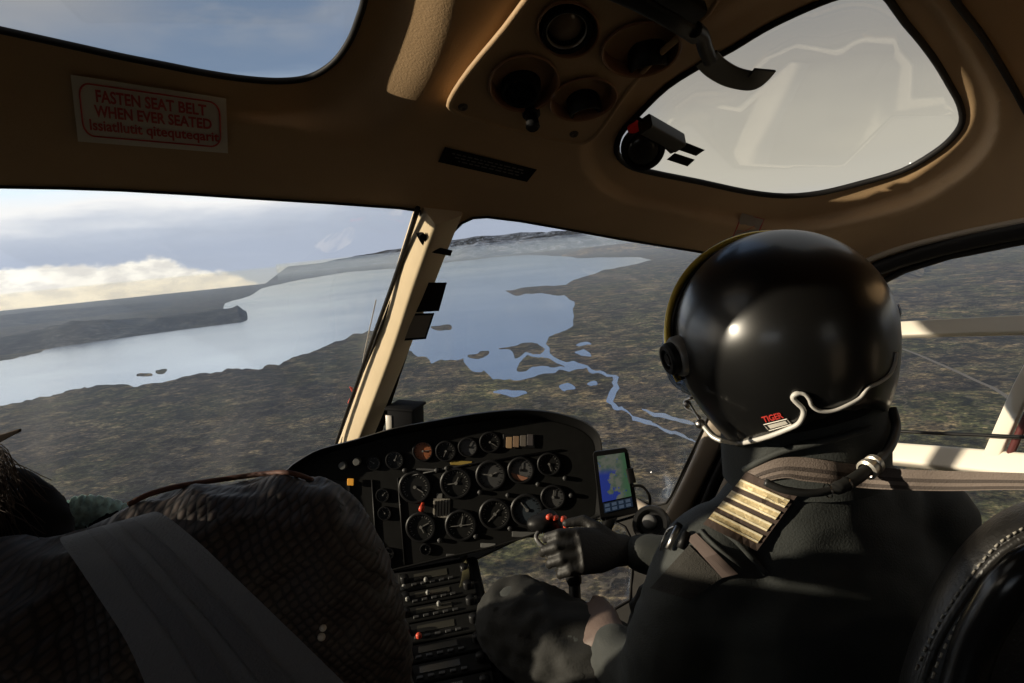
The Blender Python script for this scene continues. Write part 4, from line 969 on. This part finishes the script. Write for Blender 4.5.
# sleeve patches, tape and pen
quad_slab('sleeve_patch', [(689, 545), (722, 578), (690, 600), (650, 588)], HS, .001, .003, mat('hook_patch', (.030, .028, .024), .95, bump=1.0, bscale=600), pil, 6, 6)
quad_slab('sleeve_tape', [(686, 538), (696, 533), (738, 574), (722, 578)], HS, .0015, .003, mat('mauve_tape', (.11, .080, .070), .8), pil, 8, 2)
bm = bmesh.new(); add_tube(bm, smooth_line([HS(x, y, .004) for x, y in ((712, 523), (735, 540), (752, 558), (766, 574))], 4), .0035, 8); add_tube(bm, smooth_line([HS(x, y, .002) for x, y in ((700, 530), (718, 548), (742, 566))], 4), .0025, 8); link_bm('seam', bm, JACKET, pil)
pn = thing('pen', 'steel pen clipped in the pocket on the pilot\'s left sleeve', 'pen', HS(671, 540, .01))
bm = bmesh.new(); add_tube(bm, [HS(678, 527, .016), HS(668, 549, .012)], .0042, 12); link_bm('barrel', bm, STEEL, pn)
bm = bmesh.new(); add_tube(bm, smooth_line([HS(676, 526, .018), HS(668, 530, .018), HS(663, 540, .014), HS(660, 550, .010)], 5), .0015, 8); link_bm('clip', bm, STEEL, pn)
bm = bmesh.new(); add_tube(bm, [HS(677, 528, .014), HS(679, 524, .016)], .0052, 12); add_tube(bm, [HS(687, 532, .008), HS(680, 548, .006)], .005, 10); link_bm('cap', bm, BLACK, pn)

# ------------------------------------------------------------------ helmet
hel = thing('flight_helmet', 'glossy black flight helmet worn by the person in the right seat', 'helmet', HCn)
PT = math.radians(-13); RL = math.radians(-9)
HM = Matrix.Translation(HCn) @ Matrix.Rotation(math.radians(-3), 4, 'Z') @ Matrix.Rotation(PT, 4, 'X') @ Matrix.Rotation(RL, 4, 'Y')   # local y = facing, x = right, z = up
GLOSS = bpy.data.materials.new('helmet_gloss'); GLOSS.use_nodes = True; t = NT(GLOSS.node_tree); t.n.clear()
b = t.node('ShaderNodeBsdfPrincipled', {'Base Color': (.006, .006, .006, 1), 'Roughness': .33, 'Coat Weight': .5, 'Coat Roughness': .17, 'Specular IOR Level': .5}); t.l.new(b.outputs[0], t.node('ShaderNodeOutputMaterial').inputs[0])
def hsurf(th, ph, k=1.0):
    """th azimuth from facing (rad, + = right), ph elevation"""
    x = math.sin(th)*math.cos(ph); y = math.cos(th)*math.cos(ph); z = math.sin(ph)
    ax, ay, az_ = .132, (.150 if y > 0 else .150), (.136 if z > 0 else .172)
    pz = z*az_; sq = 1 - (.10*max(0, -z))
    return HM @ Vector((x*ax*sq*k, y*ay*sq*k, pz*k))
RIMP = [(640, 402), (690, 412), (704, 424), (721, 439), (738, 444), (770, 437), (800, 424), (830, 412), (860, 398), (880, 384), (895, 366), (905, 340)]
def _ry(x):
    for (xa, ya), (xb, yb) in zip(RIMP, RIMP[1:]):
        if xa <= x <= xb: return ya+(yb-ya)*(x-xa)/(xb-xa)
    return 402
def _fit(deg):
    th = math.radians(-deg); best = None
    for k in range(0, 80):
        ph = -math.radians(k); p2 = pix(hsurf(th, ph))
        if p2[1] >= _ry(p2[0])+2: return ph
    return math.radians(-60)
_TAB = [(d_, _fit(d_)) for d_ in range(95, 181, 5)]
def rimph(th):
    """lower edge: traced ear to nape on the left side and mirrored"""
    d_ = abs(math.degrees(math.atan2(math.sin(th), math.cos(th))))
    if d_ < 50: return math.radians(8)
    if d_ < 75: return math.radians(8)+(_TAB[0][1]-math.radians(8))*(d_-50)/25
    if d_ < 95: return _TAB[0][1]
    for (a, pa), (b, pb) in zip(_TAB, _TAB[1:]):
        if a <= d_ <= b: return pa+(pb-pa)*(d_-a)/(b-a)
    return _TAB[-1][1]
NT_, NP = 72, 26
bm = bmesh.new(); G = []
for j in range(NP+1):
    row = []
    for i in range(NT_):
        th = 2*math.pi*i/NT_; lo_ = rimph(th); ph = lo_+(math.pi/2-lo_)*(j/NP); row.append(bm.verts.new(hsurf(th, min(ph, math.pi/2-.0001))))
    G.append(row)
for A, B in zip(G, G[1:]):
    for k in range(NT_): bm.faces.new((A[k], A[(k+1) % NT_], B[(k+1) % NT_], B[k]))
inn = [bm.verts.new(hsurf(2*math.pi*i/NT_, rimph(2*math.pi*i/NT_), .93)) for i in range(NT_)]
inn2 = [bm.verts.new(hsurf(2*math.pi*i/NT_, rimph(2*math.pi*i/NT_)+.25, .90)) for i in range(NT_)]
for k in range(NT_):
    bm.faces.new((G[0][(k+1) % NT_], G[0][k], inn[k], inn[(k+1) % NT_])); bm.faces.new((inn[(k+1) % NT_], inn[k], inn2[k], inn2[(k+1) % NT_]))
shell = link_bm('shell', bm, GLOSS, hel)
ht = bvh(shell)
def HH(x, y, i=0):
    r = ray(x, y).normalized(); loc, n_, q_, d = ht.ray_cast(Vector((0, 0, 0)), r)
    return (loc - r*i) if loc is not None else None
# visor cover: raised band from ear to ear over the brow, visor below it
def band(name, th0, th1, ph0, ph1, k0, k1, m_, parent, n=40, mrows=8, tilt=0.0):
    """patch of helmet surface at scale k with rolled edges, measured by angle forward of the ear-to-ear arc"""
    bm = bmesh.new(); R = []
    for j in range(mrows+1):
        row = []; f_ = j/mrows
        for i in range(n+1):
            s_ = -1+2*i/n                       # -1 left ear .. +1 right ear, over the crown
            a = th0+(th1-th0)*f_                # angle of the arc plane forward of vertical
            ang = s_*math.radians(ph0)
            d_ = Vector((math.sin(ang), math.cos(ang)*math.sin(a), math.cos(ang)*math.cos(a)))
            th = math.atan2(d_.x, d_.y); ph = math.asin(max(-1, min(1, d_.z)))
            kk = k0+(k1-k0)*min(1, math.sin(math.pi*min(1, f_*3)/2)) if name != 'visor' else k0
            row.append(bm.verts.new(hsurf(th, ph, kk)))
        R.append(row)
    for A, B in zip(R, R[1:]):
        for k in range(n): bm.faces.new((A[k], A[k+1], B[k+1], B[k]))
    bmesh.ops.recalc_face_normals(bm, faces=bm.faces[:])
    o = link_bm(name, bm, m_, parent); sd2 = o.modifiers.new('t', 'SOLIDIFY'); sd2.thickness = .003; sd2.offset = 0; return o
vc = band('visor_cover', math.radians(8), math.radians(74), 97, 0, 1.005, 1.085, GLOSS, hel)
VIS = bpy.data.materials.new('visor_tint'); VIS.use_nodes = True; t = NT(VIS.node_tree); t.n.clear()
g_ = t.node('ShaderNodeMixShader', {0: .35, 1: t.node('ShaderNodeBsdfTransparent', {0: (.55, .62, .72, 1)}).outputs[0], 2: t.node('ShaderNodeBsdfGlossy', {'Color': (.7, .8, .95, 1), 'Roughness': .06}).outputs[0]})
t.l.new(g_.outputs[0], t.node('ShaderNodeOutputMaterial').inputs[0])
band('visor', math.radians(60), math.radians(112), 95, 0, 1.115, 1.115, VIS, hel)
bm = bmesh.new(); pts = []
for i in range(41):
    ang = (-1+2*i/40)*math.radians(97); a = math.radians(11); d_ = Vector((math.sin(ang), math.cos(ang)*math.sin(a), math.cos(ang)*math.cos(a))); pts.append(hsurf(math.atan2(d_.x, d_.y), math.asin(max(-1, min(1, d_.z))), 1.066))
add_tube(bm, pts, .0045, 10); link_bm('visor_edge', bm, mat('amber_edge', (.80, .58, .10), .25, metal=.4, coat=.8), vc)['label'] = 'amber rear edge of the visor cover'
# pivot knob on the left ear
kp = P(679, 356, .86); loc, n_, q_, d_ = ht.find_nearest(kp); kp = loc + (kp-loc)*.3
kn = (HM.to_3x3() @ Vector((-1, .12, -.05))).normalized()
kn = (kn + (-kp).normalized()*.35).normalized()
M = Matrix.Translation(kp) @ frame(kn, Vector((0, 0, 1)))
bm = bmesh.new(); add_lathe(bm, [(.026, -.012), (.026, .004), (.0235, .008), (.020, .008)], M, 32); k1 = link_bm('pivot_housing', bm, mat('satin_grey', (.32, .32, .31), .35, metal=.5), hel); autosmooth(k1, 40)
bm = bmesh.new(); add_lathe(bm, [(.0205, .004), (.0205, .016), (.018, .019), (.013, .019), (.012, .015), (.008, .015), (.007, .018), (0, .018)], M, 32); k2 = link_bm('pivot_knob', bm, BLACK, k1); autosmooth(k2, 35)
# rim beading with its notch
rp_ = [(704, 424), (711, 433), (721, 440), (738, 443), (752, 441), (770, 436), (788, 429), (798, 424), (803, 416), (803, 409), (797, 403), (793, 398), (796, 394), (804, 394), (809, 399), (812, 406), (820, 411), (833, 411), (848, 405), (860, 398), (868, 388), (880, 382), (890, 374), (895, 362), (896, 352)]
pts = []
hc_d = HCn.length
for x, y in rp_:
    q_ = HH(x, y, .003)
    if q_ is None:
        loc, n_, i_, d_ = ht.find_nearest(P(x, y, .82)); q_ = P(x, y, loc.dot(fw))
    pts.append(q_)
bm = bmesh.new(); add_tube(bm, smooth_line(pts, 4), [.0030 if k < 50 else .0022 for k in range(4*24+1)], 8); link_bm('edge_beading', bm, mat('beading_grey', (.62, .60, .56), .4), hel)
# below the beading: cloth and leather skirt closing the helmet to the neck
bm = bmesh.new(); R = []
for (zz_, sc_) in ((-.03, .88), (-.06, .78), (-.09, .66), (-.11, .54)):
    R.append([bm.verts.new(HM @ Vector((.132*sc_*math.cos(a), -.012+.138*sc_*math.sin(a), zz_))) for a in [2*math.pi*k/36 for k in range(36)]])
for A, B in zip(R, R[1:]):
    for k in range(36): bm.faces.new((A[k], A[(k+1) % 36], B[(k+1) % 36], B[k]))
link_bm('neck_skirt', bm, BLACKM, hel)
# ear seal bulge, chin strap hardware, label
LQ = [(762, 424), (787, 418), (793, 425), (769, 432)]
def HQ(x, y, i=0): return HH(x, y, i) or P(x, y, .78-i)
lb = quad_slab('label_plate', LQ, HQ, .001, .001, mat('label_black', (.02, .02, .02), .4), hel, 4, 2)
bm = bmesh.new(); add_tube(bm, [HQ(*bil(LQ, u, v), .0024) for u, v in dens([(.04, .12), (.96, .12), (.96, .88), (.04, .88)], .3)], .0006, 6, closed=True)
quad_slab('', LQ, HQ, .0022, .0004, None, None, 3, 1, bm, .14, .86, .28, .72); link_bm('label_field', bm, WHITEL, lb, smooth=False)
bm = bmesh.new(); text_mesh(bm, 'TIGER', [(761, 417), (781, 412), (784, 418), (764, 423)], HQ, .0016, 0, 1, 0, 1, .03); o = link_bm('red_lettering', bm, mat('label_red', (.60, .05, .04), .5), hel, smooth=False)
bm = bmesh.new(); add_tube(bm, smooth_line([P(700, 418, .82), P(693, 412, .83), P(686, 408, .84), P(685, 401, .85), P(692, 398, .84)], 5), .0018, 8); add_tube(bm, smooth_line([P(702, 424, .81), P(697, 416, .82), P(690, 404, .84)], 4), .0014, 8)
ball(bm, P(687, 404, .845), .005); ball(bm, P(700, 424, .815), .006); link_bm('microphone_boom', bm, STEEL, hel)
bm = bmesh.new(); add_tube(bm, smooth_line([P(702, 424, .815), P(712, 436, .80), P(722, 441, .79)], 5), .0030, 10); link_bm('rim_clip', bm, mat('pale_metal', (.55, .54, .50), .35, metal=.4), hel)
bm = bmesh.new(); add_tube(bm, smooth_line([P(893, 362, .92), P(893, 378, .91), P(886, 390, .90), P(874, 395, .88)], 5), .0042, 10); link_bm('nape_strap', bm, BLACK, hel)
# communication cord
cord = thing('helmet_cord', 'black communication cord with metal plug hanging from the helmet to the shoulder', 'cord', P(870, 470, .78))
pc = [P(892, 408, .86), P(896, 425, .85), P(893, 440, .83), P(884, 455, .81), P(872, 466, .79), P(858, 477, .775), P(840, 487, .765), P(815, 493, .76), P(785, 490, .76), P(765, 482, .765)]
def cl_(p, i=.01):
    r = p.normalized(); loc, n_, q_, d = bt.ray_cast(Vector((0, 0, 0)), r)
    return p if loc is None or loc.length > p.length+i else loc - r*i
pc = [cl_(p) for p in pc]
ln = smooth_line(pc, 6)
bm = bmesh.new(); add_tube(bm, ln, [.0058 if k < 24 else (.0075 if k < 38 else .0045) for k in range(len(ln))], 12); cable = link_bm('cable', bm, mat('cord_black', (.025, .025, .024), .45), cord)
a_ = pc[4]; b_ = pc[5]; dv = (b_-a_).normalized(); M = Matrix.Translation(a_.lerp(b_, .1)) @ frame(dv, Vector((0, .1, 1)))
bm = bmesh.new(); add_lathe(bm, [(.008, -.012), (.0115, -.010), (.0115, -.004), (.0098, -.003), (.0098, .002), (.012, .003), (.012, .009), (.009, .011)], M, 20); o = link_bm('plug', bm, mat('plug_metal', (.70, .66, .58), .3, metal=.6), cord); autosmooth(o, 35)
for f_ in (34, 39):
    M = Matrix.Translation(ln[f_]) @ frame((ln[f_+1]-ln[f_]).normalized(), Vector((0, .1, 1))); bm = bmesh.new(); add_lathe(bm, [(.0082, -.001), (.0085, 0), (.0082, .001)], M, 16); link_bm('cable_band', bm, STEEL, cord)
# pilot's shoulder harness
WEB = mat('webbing_brown', (.16, .125, .105), .7, bump=.5, bscale=500, var=.1); WEB2 = mat('webbing_dark', (.06, .045, .038), .75, bump=.5, bscale=500)
bel = thing('shoulder_belt', 'brown striped shoulder belt running from the pilot\'s neck back to the right', 'seat belt', P(900, 480, .8))
upper = [(738, 482), (752, 468), (775, 459), (800, 457), (830, 461), (860, 465), (900, 469), (950, 471), (1024, 473), (1120, 477)]
lower = [(752, 486), (764, 482), (785, 478), (803, 481), (832, 484), (862, 488), (900, 490), (950, 491), (1024, 490), (1120, 495)]
dpt = [0, 0, 0, 0, 0, 0, .78, .75, .70, .64]
def bpt(p, d, i):
    if d: return P(p[0], p[1], d-i)
    q_ = hit(p[0], p[1], .006+i); r = q_.normalized(); return q_
U = [bpt(p, d, 0) for p, d in zip(upper, dpt)]; Lw = [bpt(p, d, 0) for p, d in zip(lower, dpt)]
U = smooth_line(U, 5); Lw = smooth_line(Lw, 5)
for k in range(len(U)):
    dd = min(U[k].dot(fw), .85); 
def ribbon(name, A, B, f0, f1, lift, th, m_, parent):
    bm = bmesh.new(); R = []
    for a, b in zip(A, B):
        p, q = a.lerp(b, f0), a.lerp(b, f1); n_ = -p.normalized()
        R.append([bm.verts.new(p+n_*lift), bm.verts.new(q+n_*lift), bm.verts.new(q+n_*(lift-th)), bm.verts.new(p+n_*(lift-th))])
    for X, Y in zip(R, R[1:]):
        for k in range(4): bm.faces.new((X[k], X[(k+1) % 4], Y[(k+1) % 4], Y[k]))
    bm.faces.new(R[0][::-1]); bm.faces.new(R[-1]); bmesh.ops.recalc_face_normals(bm, faces=bm.faces[:])
    o = link_bm(name, bm, m_, parent); autosmooth(o, 40); return o
wb = ribbon('webbing', U, Lw, 0, 1, .0, .002, WEB, bel)
ribbon('dark_stripe', U, Lw, .42, .60, .0012, .001, WEB2, bel); ribbon('dark_stripe', U, Lw, .78, .94, .0012, .001, WEB2, bel)
# thin dark cord behind the pilot along the door
t_ = tag(None or (lambda bm: (add_tube(bm, smooth_line([S(880, 430, .06), S(930, 433, .06), S(980, 435, .06), S(1024, 437, .06), S(1150, 440, .06)], 5), .0032, 8), link_bm('grab_cord', bm, BLACK))[1])(bmesh.new()), 'thin black cord stretched along the right door window', 'cord')

# ------------------------------------------------------------------ control stick
cs = thing('control_stick', 'black control stick grip with red buttons between the pilot\'s knees', 'control stick', P(560, 640, 1.25))
g0 = P(549, 521, 1.29); g1 = P(566, 548, 1.27)
bm = bmesh.new(); limb(bm, [g0+(g1-g0)*-.05, g0.lerp(g1, .35), g1, P(574, 580, 1.27)], [.021, .018, .016, .015]); ball(bm, g0+Vector((-.012, -.01, .002)), .021, (1.5, 1, .85)); fuse('grip', bm, .004, BLACK, cs, 3)
bm = bmesh.new(); add_tube(bm, [P(574, 575, 1.27), P(577, 640, 1.26), P(578, 760, 1.24)], .011, 12); link_bm('shaft', bm, BLACK, cs)
for x, y, r in ((549, 517, .0055), (555, 518, .005), (563, 519, .0055), (566, 526, .005), (567, 548, .004)):
    c = P(x, y, 1.262); M = Matrix.Translation(c) @ frame(Vector((-.25, -1, .35)), Vector((0, 0, 1))); bm = bmesh.new(); add_lathe(bm, [(r, -.012), (r, .003), (r*.6, .006), (0, .006)], M, 14); link_bm('red_button', bm, mat('red_toggle', (.65, .08, .04), .4), cs)
bm = bmesh.new(); add_tube(bm, smooth_line([P(540, 530, 1.27), P(536, 538, 1.26), P(545, 548, 1.25), P(560, 556, 1.25)], 4), .004, 8); link_bm('trigger_guard', bm, mat('guard_grey', (.12, .12, .12), .4), cs)

# ------------------------------------------------------------------ pilot seat
LEATH = mat('black_leather', (.016, .015, .014), .38, bump=.5, bscale=260, var=.2, vscale=30, spec=.5)
seat = thing('pilot_seat', 'black leather seat back with light stitching at the right edge behind the pilot', 'seat', P(1000, 760, .62))
def seat_shell(name, lo_, d0, d1, puff, m_, parent):
    """a cushion: picture outline placed at distance d0 (left) .. d1 (right), with a domed face and real depth"""
    lo2 = loop2(lo_, 4); xs = [p[0] for p in lo2]; x0, x1 = min(xs), max(xs); V2, F2 = cdt(lo2, (), 14)
    dep = lambda x: d0+(d1-d0)*(x-x0)/(x1-x0)
    bm = bmesh.new()
    def front(x, y): q_ = min(1, pdist((x, y), lo2)/42.0); return P(x, y, dep(x)-puff*math.sqrt(max(0, 1-(1-q_)**2)))
    slab(bm, V2, F2, front, lambda p: p + Vector((.03, .07, 0)).normalized()*0.0 + fw*.0001 + p.normalized()*(.10 if True else 0)); bmesh.ops.recalc_face_normals(bm, faces=bm.faces[:])
    o = link_bm(name, bm, m_, parent); autosmooth(o, 60); return o, front
o, sf = seat_shell('backrest', [(896, 700), (906, 655), (922, 612), (942, 572), (966, 540), (992, 517), (1020, 503), (1060, 494), (1120, 494), (1200, 520), (1240, 640), (1200, 800), (1000, 820), (900, 770)], .66, .56, .045, LEATH, seat)
bt2 = bvh(o)
def SQ(x, y, i=0): return hit(x, y, i, .6, bt2)
for pts_ in ([(1050, 512), (1023, 528), (998, 544), (975, 570), (953, 600), (935, 630), (918, 665), (905, 700)], [(1050, 530), (1024, 548), (1000, 566), (978, 592), (956, 626), (938, 662), (925, 700)]):
    ln = smooth_line([SQ(x, y, .0015) for x, y in pts_], 12)
    bm = bmesh.new()
    for k in range(0, len(ln)-1, 3):
        add_tube(bm, [ln[k], ln[k].lerp(ln[min(k+2, len(ln)-1)], .8)], .0011, 6)
    tag(link_bm('stitching', bm, mat('stitch_grey', (.30, .28, .24), .8), seat), kind=None)
bm = bmesh.new(); add_tube(bm, smooth_line([SQ(x, y, -.001) for x, y in [(1050, 521), (1024, 538), (999, 555), (976, 581), (954, 613), (936, 646), (920, 690)]], 6), .0042, 10); link_bm('piping', bm, LEATH, seat)
ln = smooth_line([P(x, y, d) for x, y, d in ((1090, 550, .52), (1040, 562, .52), (1012, 582, .525), (992, 612, .535), (975, 645, .545), (962, 690, .55), (950, 740, .55))], 6)
bm = bmesh.new(); add_tube(bm, ln, .016, 14); link_bm('outer_roll', bm, mat('glossy_vinyl', (.012, .012, .012), .22, spec=.5), seat)

# ------------------------------------------------------------------ passenger in the left seat
pas = thing('person', 'person in a dark quilted jacket with brown hair seen from behind at the left edge', 'person', P(60, 760, .55))
bm = bmesh.new()
S1 = P(286, 566, .56); Bk = P(150, 600, .52)
ball(bm, S1, .072, (1, 1.0, 1.0)); limb(bm, [P(60, 650, .50), P(130, 620, .51), P(200, 580, .53), S1], [.078, .074, .072, .074]); limb(bm, [S1, P(325, 640, .58), P(345, 760, .62), P(350, 860, .66)], [.074, .070, .062, .052])
limb(bm, [P(-60, 680, .48), P(40, 670, .50), P(130, 710, .50)], [.085, .092, .09]); limb(bm, [P(140, 680, .50), P(180, 760, .50), P(200, 900, .50)], [.09, .11, .12]); limb(bm, [P(0, 700, .48), P(0, 900, .48)], [.11, .13]); limb(bm, [P(60, 700, .5), P(80, 900, .5)], [.11, .13]); limb(bm, [P(-60, 660, .48), P(-150, 760, .48)], [.08, .07])
limb(bm, [P(-40, 640, .52), P(-140, 600, .44), P(-380, 560, .34)], [.05, .045, .045]); ball(bm, P(-420, 450, .3), .080, (.85, 1.05, 1.15)); limb(bm, [P(-400, 460, .38), P(-400, 468, .4)], [.012, .013])
QUILT = bpy.data.materials.new('quilted_cloth'); QUILT.use_nodes = True; t = NT(QUILT.node_tree); t.n.clear()
pos = t.node('ShaderNodeTexCoord').outputs['Object']; mp = t.vmap(pos, (1, 1, 1), rot=(0, .45, 0))
sx_, sy_, sz_ = t.node('ShaderNodeSeparateXYZ', {0: mp}).outputs
h = t.m('MULTIPLY', t.m('ABSOLUTE', t.m('SINE', t.m('MULTIPLY', sx_, 520))), t.m('ABSOLUTE', t.m('SINE', t.m('MULTIPLY', sz_, 520))))
c_ = t.mix(t.ss(h, .15, .6), (.012, .009, .009), (.050, .036, .032))
b = t.node('ShaderNodeBsdfPrincipled', {'Base Color': c_, 'Roughness': .6, 'Normal': t.node('ShaderNodeBump', {'Strength': .35, 'Distance': .002, 'Height': h}).outputs[0]}); t.l.new(b.outputs[0], t.node('ShaderNodeOutputMaterial').inputs[0])
jk = fuse('body', bm, .008, QUILT, pas, 5, .008, 16); jt = bvh(jk)
def JH(x, y, i=0): return hit(x, y, i, .55, jt)
edge_ = []
for x, y in ((128, 505), (150, 494), (185, 485), (225, 479), (262, 474), (290, 473), (312, 480)):
    q_ = None
    for dy in range(0, 60):
        r = ray(x, y+dy).normalized(); loc, *_r = jt.ray_cast(Vector((0, 0, 0)), r)
        if loc is not None: q_ = P(x, y, loc.dot(fw)) if dy < 14 else loc; break
    if q_: edge_.append(q_)
bm = bmesh.new(); add_tube(bm, smooth_line(edge_, 5), .0022, 8); link_bm('yoke_piping', bm, mat('rust_piping', (.12, .05, .035), .7), jk)
bm = bmesh.new()
for x, y, r in ((323, 628, 3.2), (321.5, 637, 3.6)):
    c = JH(x, y, .001); M = Matrix.Translation(c) @ frame(-c.normalized(), Vector((0, 0, 1))); R = r*.5/F*1.1; add_lathe(bm, [(R, -.003), (R, .001), (R*.5, .0018), (0, .0018)], M, 16)
link_bm('chest_emblem', bm, mat('emblem_white', (.62, .55, .45), .6), jk)
# dark collar and hair
bm = bmesh.new(); limb(bm, [P(-60, 520, .54), P(-10, 505, .56), P(30, 520, .56), P(44, 545, .55)], [.03, .034, .028, .022]); limb(bm, [P(-40, 560, .54), P(20, 560, .55), P(50, 580, .54)], [.035, .04, .03]); fuse('collar', bm, .006, BLACKM, pas, 4, .004)
HAIR = mat('dark_brown_hair', (.05, .028, .017), .5)
bm = bmesh.new(); ball(bm, P(-420, 445, .3), .088, (.9, 1.05, 1.12)); limb(bm, [P(-400, 500, .32), P(-140, 560, .45), P(-30, 530, .53)], [.05, .035, .02]); hr = fuse('hair', bm, .006, HAIR, pas, 3, .008, 30)
bm = bmesh.new(); rnd = random.Random(5)
for k in range(150):
    y0 = rnd.uniform(430, 500); x1 = rnd.uniform(-6, 22) if rnd.random() < .85 else rnd.uniform(20, 62); y1 = y0+rnd.uniform(25, 60); sw = rnd.uniform(-6, 6)
    d = rnd.uniform(.50, .58); add_tube(bm, smooth_line([P(-110, y0+40, d*.9), P(-40, y0+5, d), P(x1*.4-6, y0+(y1-y0)*.35+sw, d), P(x1*.8, y0+(y1-y0)*.8+sw*.5, d), P(x1, y1, d)], 3), [.0004]*12+[.0002], 4)
for k in range(60):
    o_ = rnd.uniform(-5, 5); add_tube(bm, smooth_line([P(-60, 480+o_*2, .54), P(-14, 446+o_, .54), P(6, 436+o_*.5, .54), P(21, 430+o_*.2, .54)], 4), .0006, 4)
tag(link_bm('hair_strand', bm, HAIR, hr), kind='stuff')
bm = bmesh.new(); R = []
TE = smooth_line([P(62, 513, .66), P(76, 504, .67), P(96, 503, .68), P(118, 508, .68), P(140, 516, .67)], 10)
for i, p in enumerate(TE):
    s_ = .010+.0022*math.sin(i*1.55); R.append([bm.verts.new(p + Vector((0, math.cos(a)*.014, math.sin(a)*s_*1.5 - .010))) for a in [2*math.pi*k/14 for k in range(14)]])
for A, B in zip(R, R[1:]):
    for k in range(14): bm.faces.new((A[k], A[(k+1) % 14], B[(k+1) % 14], B[k]))
bm.faces.new(R[0][::-1]); bm.faces.new(R[-1]); o = link_bm('cuff', bm, mat('teal_cloth', (.36, .52, .49), .75, var=.4, vscale=120), pas); o['label'] = 'teal gathered cuff'
bm = bmesh.new(); limb(bm, [P(60, 520, .69), P(90, 521, .69), P(125, 530, .67), P(120, 570, .62)], [.012, .016, .018, .03]); fuse('sleeve', bm, .004, BLACKM, pas, 3)
# grey belt over the passenger's shoulder
WEBG = mat('webbing_grey', (.17, .178, .185), .75, bump=.5, bscale=500); WEBG2 = mat('webbing_grey_dark', (.125, .13, .137), .75, bump=.5, bscale=500)
bl = thing('shoulder_belt', 'wide grey shoulder belt crossing the quilted jacket in the left foreground', 'seat belt', P(200, 640, .33))
A = smooth_line([P(72, 536, .50), P(60, 539, .445), P(75, 562, .40), P(100, 600, .365), P(128, 645, .33), (P(160, 720, .29))], 6); B = smooth_line([P(140, 520, .50), P(158, 512, .445), P(196, 540, .405), P(238, 580, .37), P(292, 632, .335), P(368, 706, .295)], 6)
ribbon('webbing', A, B, 0, 1, 0, .002, WEBG, bl)
for f0 in (.28, .58): ribbon('woven_stripe', A, B, f0, f0+.16, .0010, .0009, WEBG2, bl)
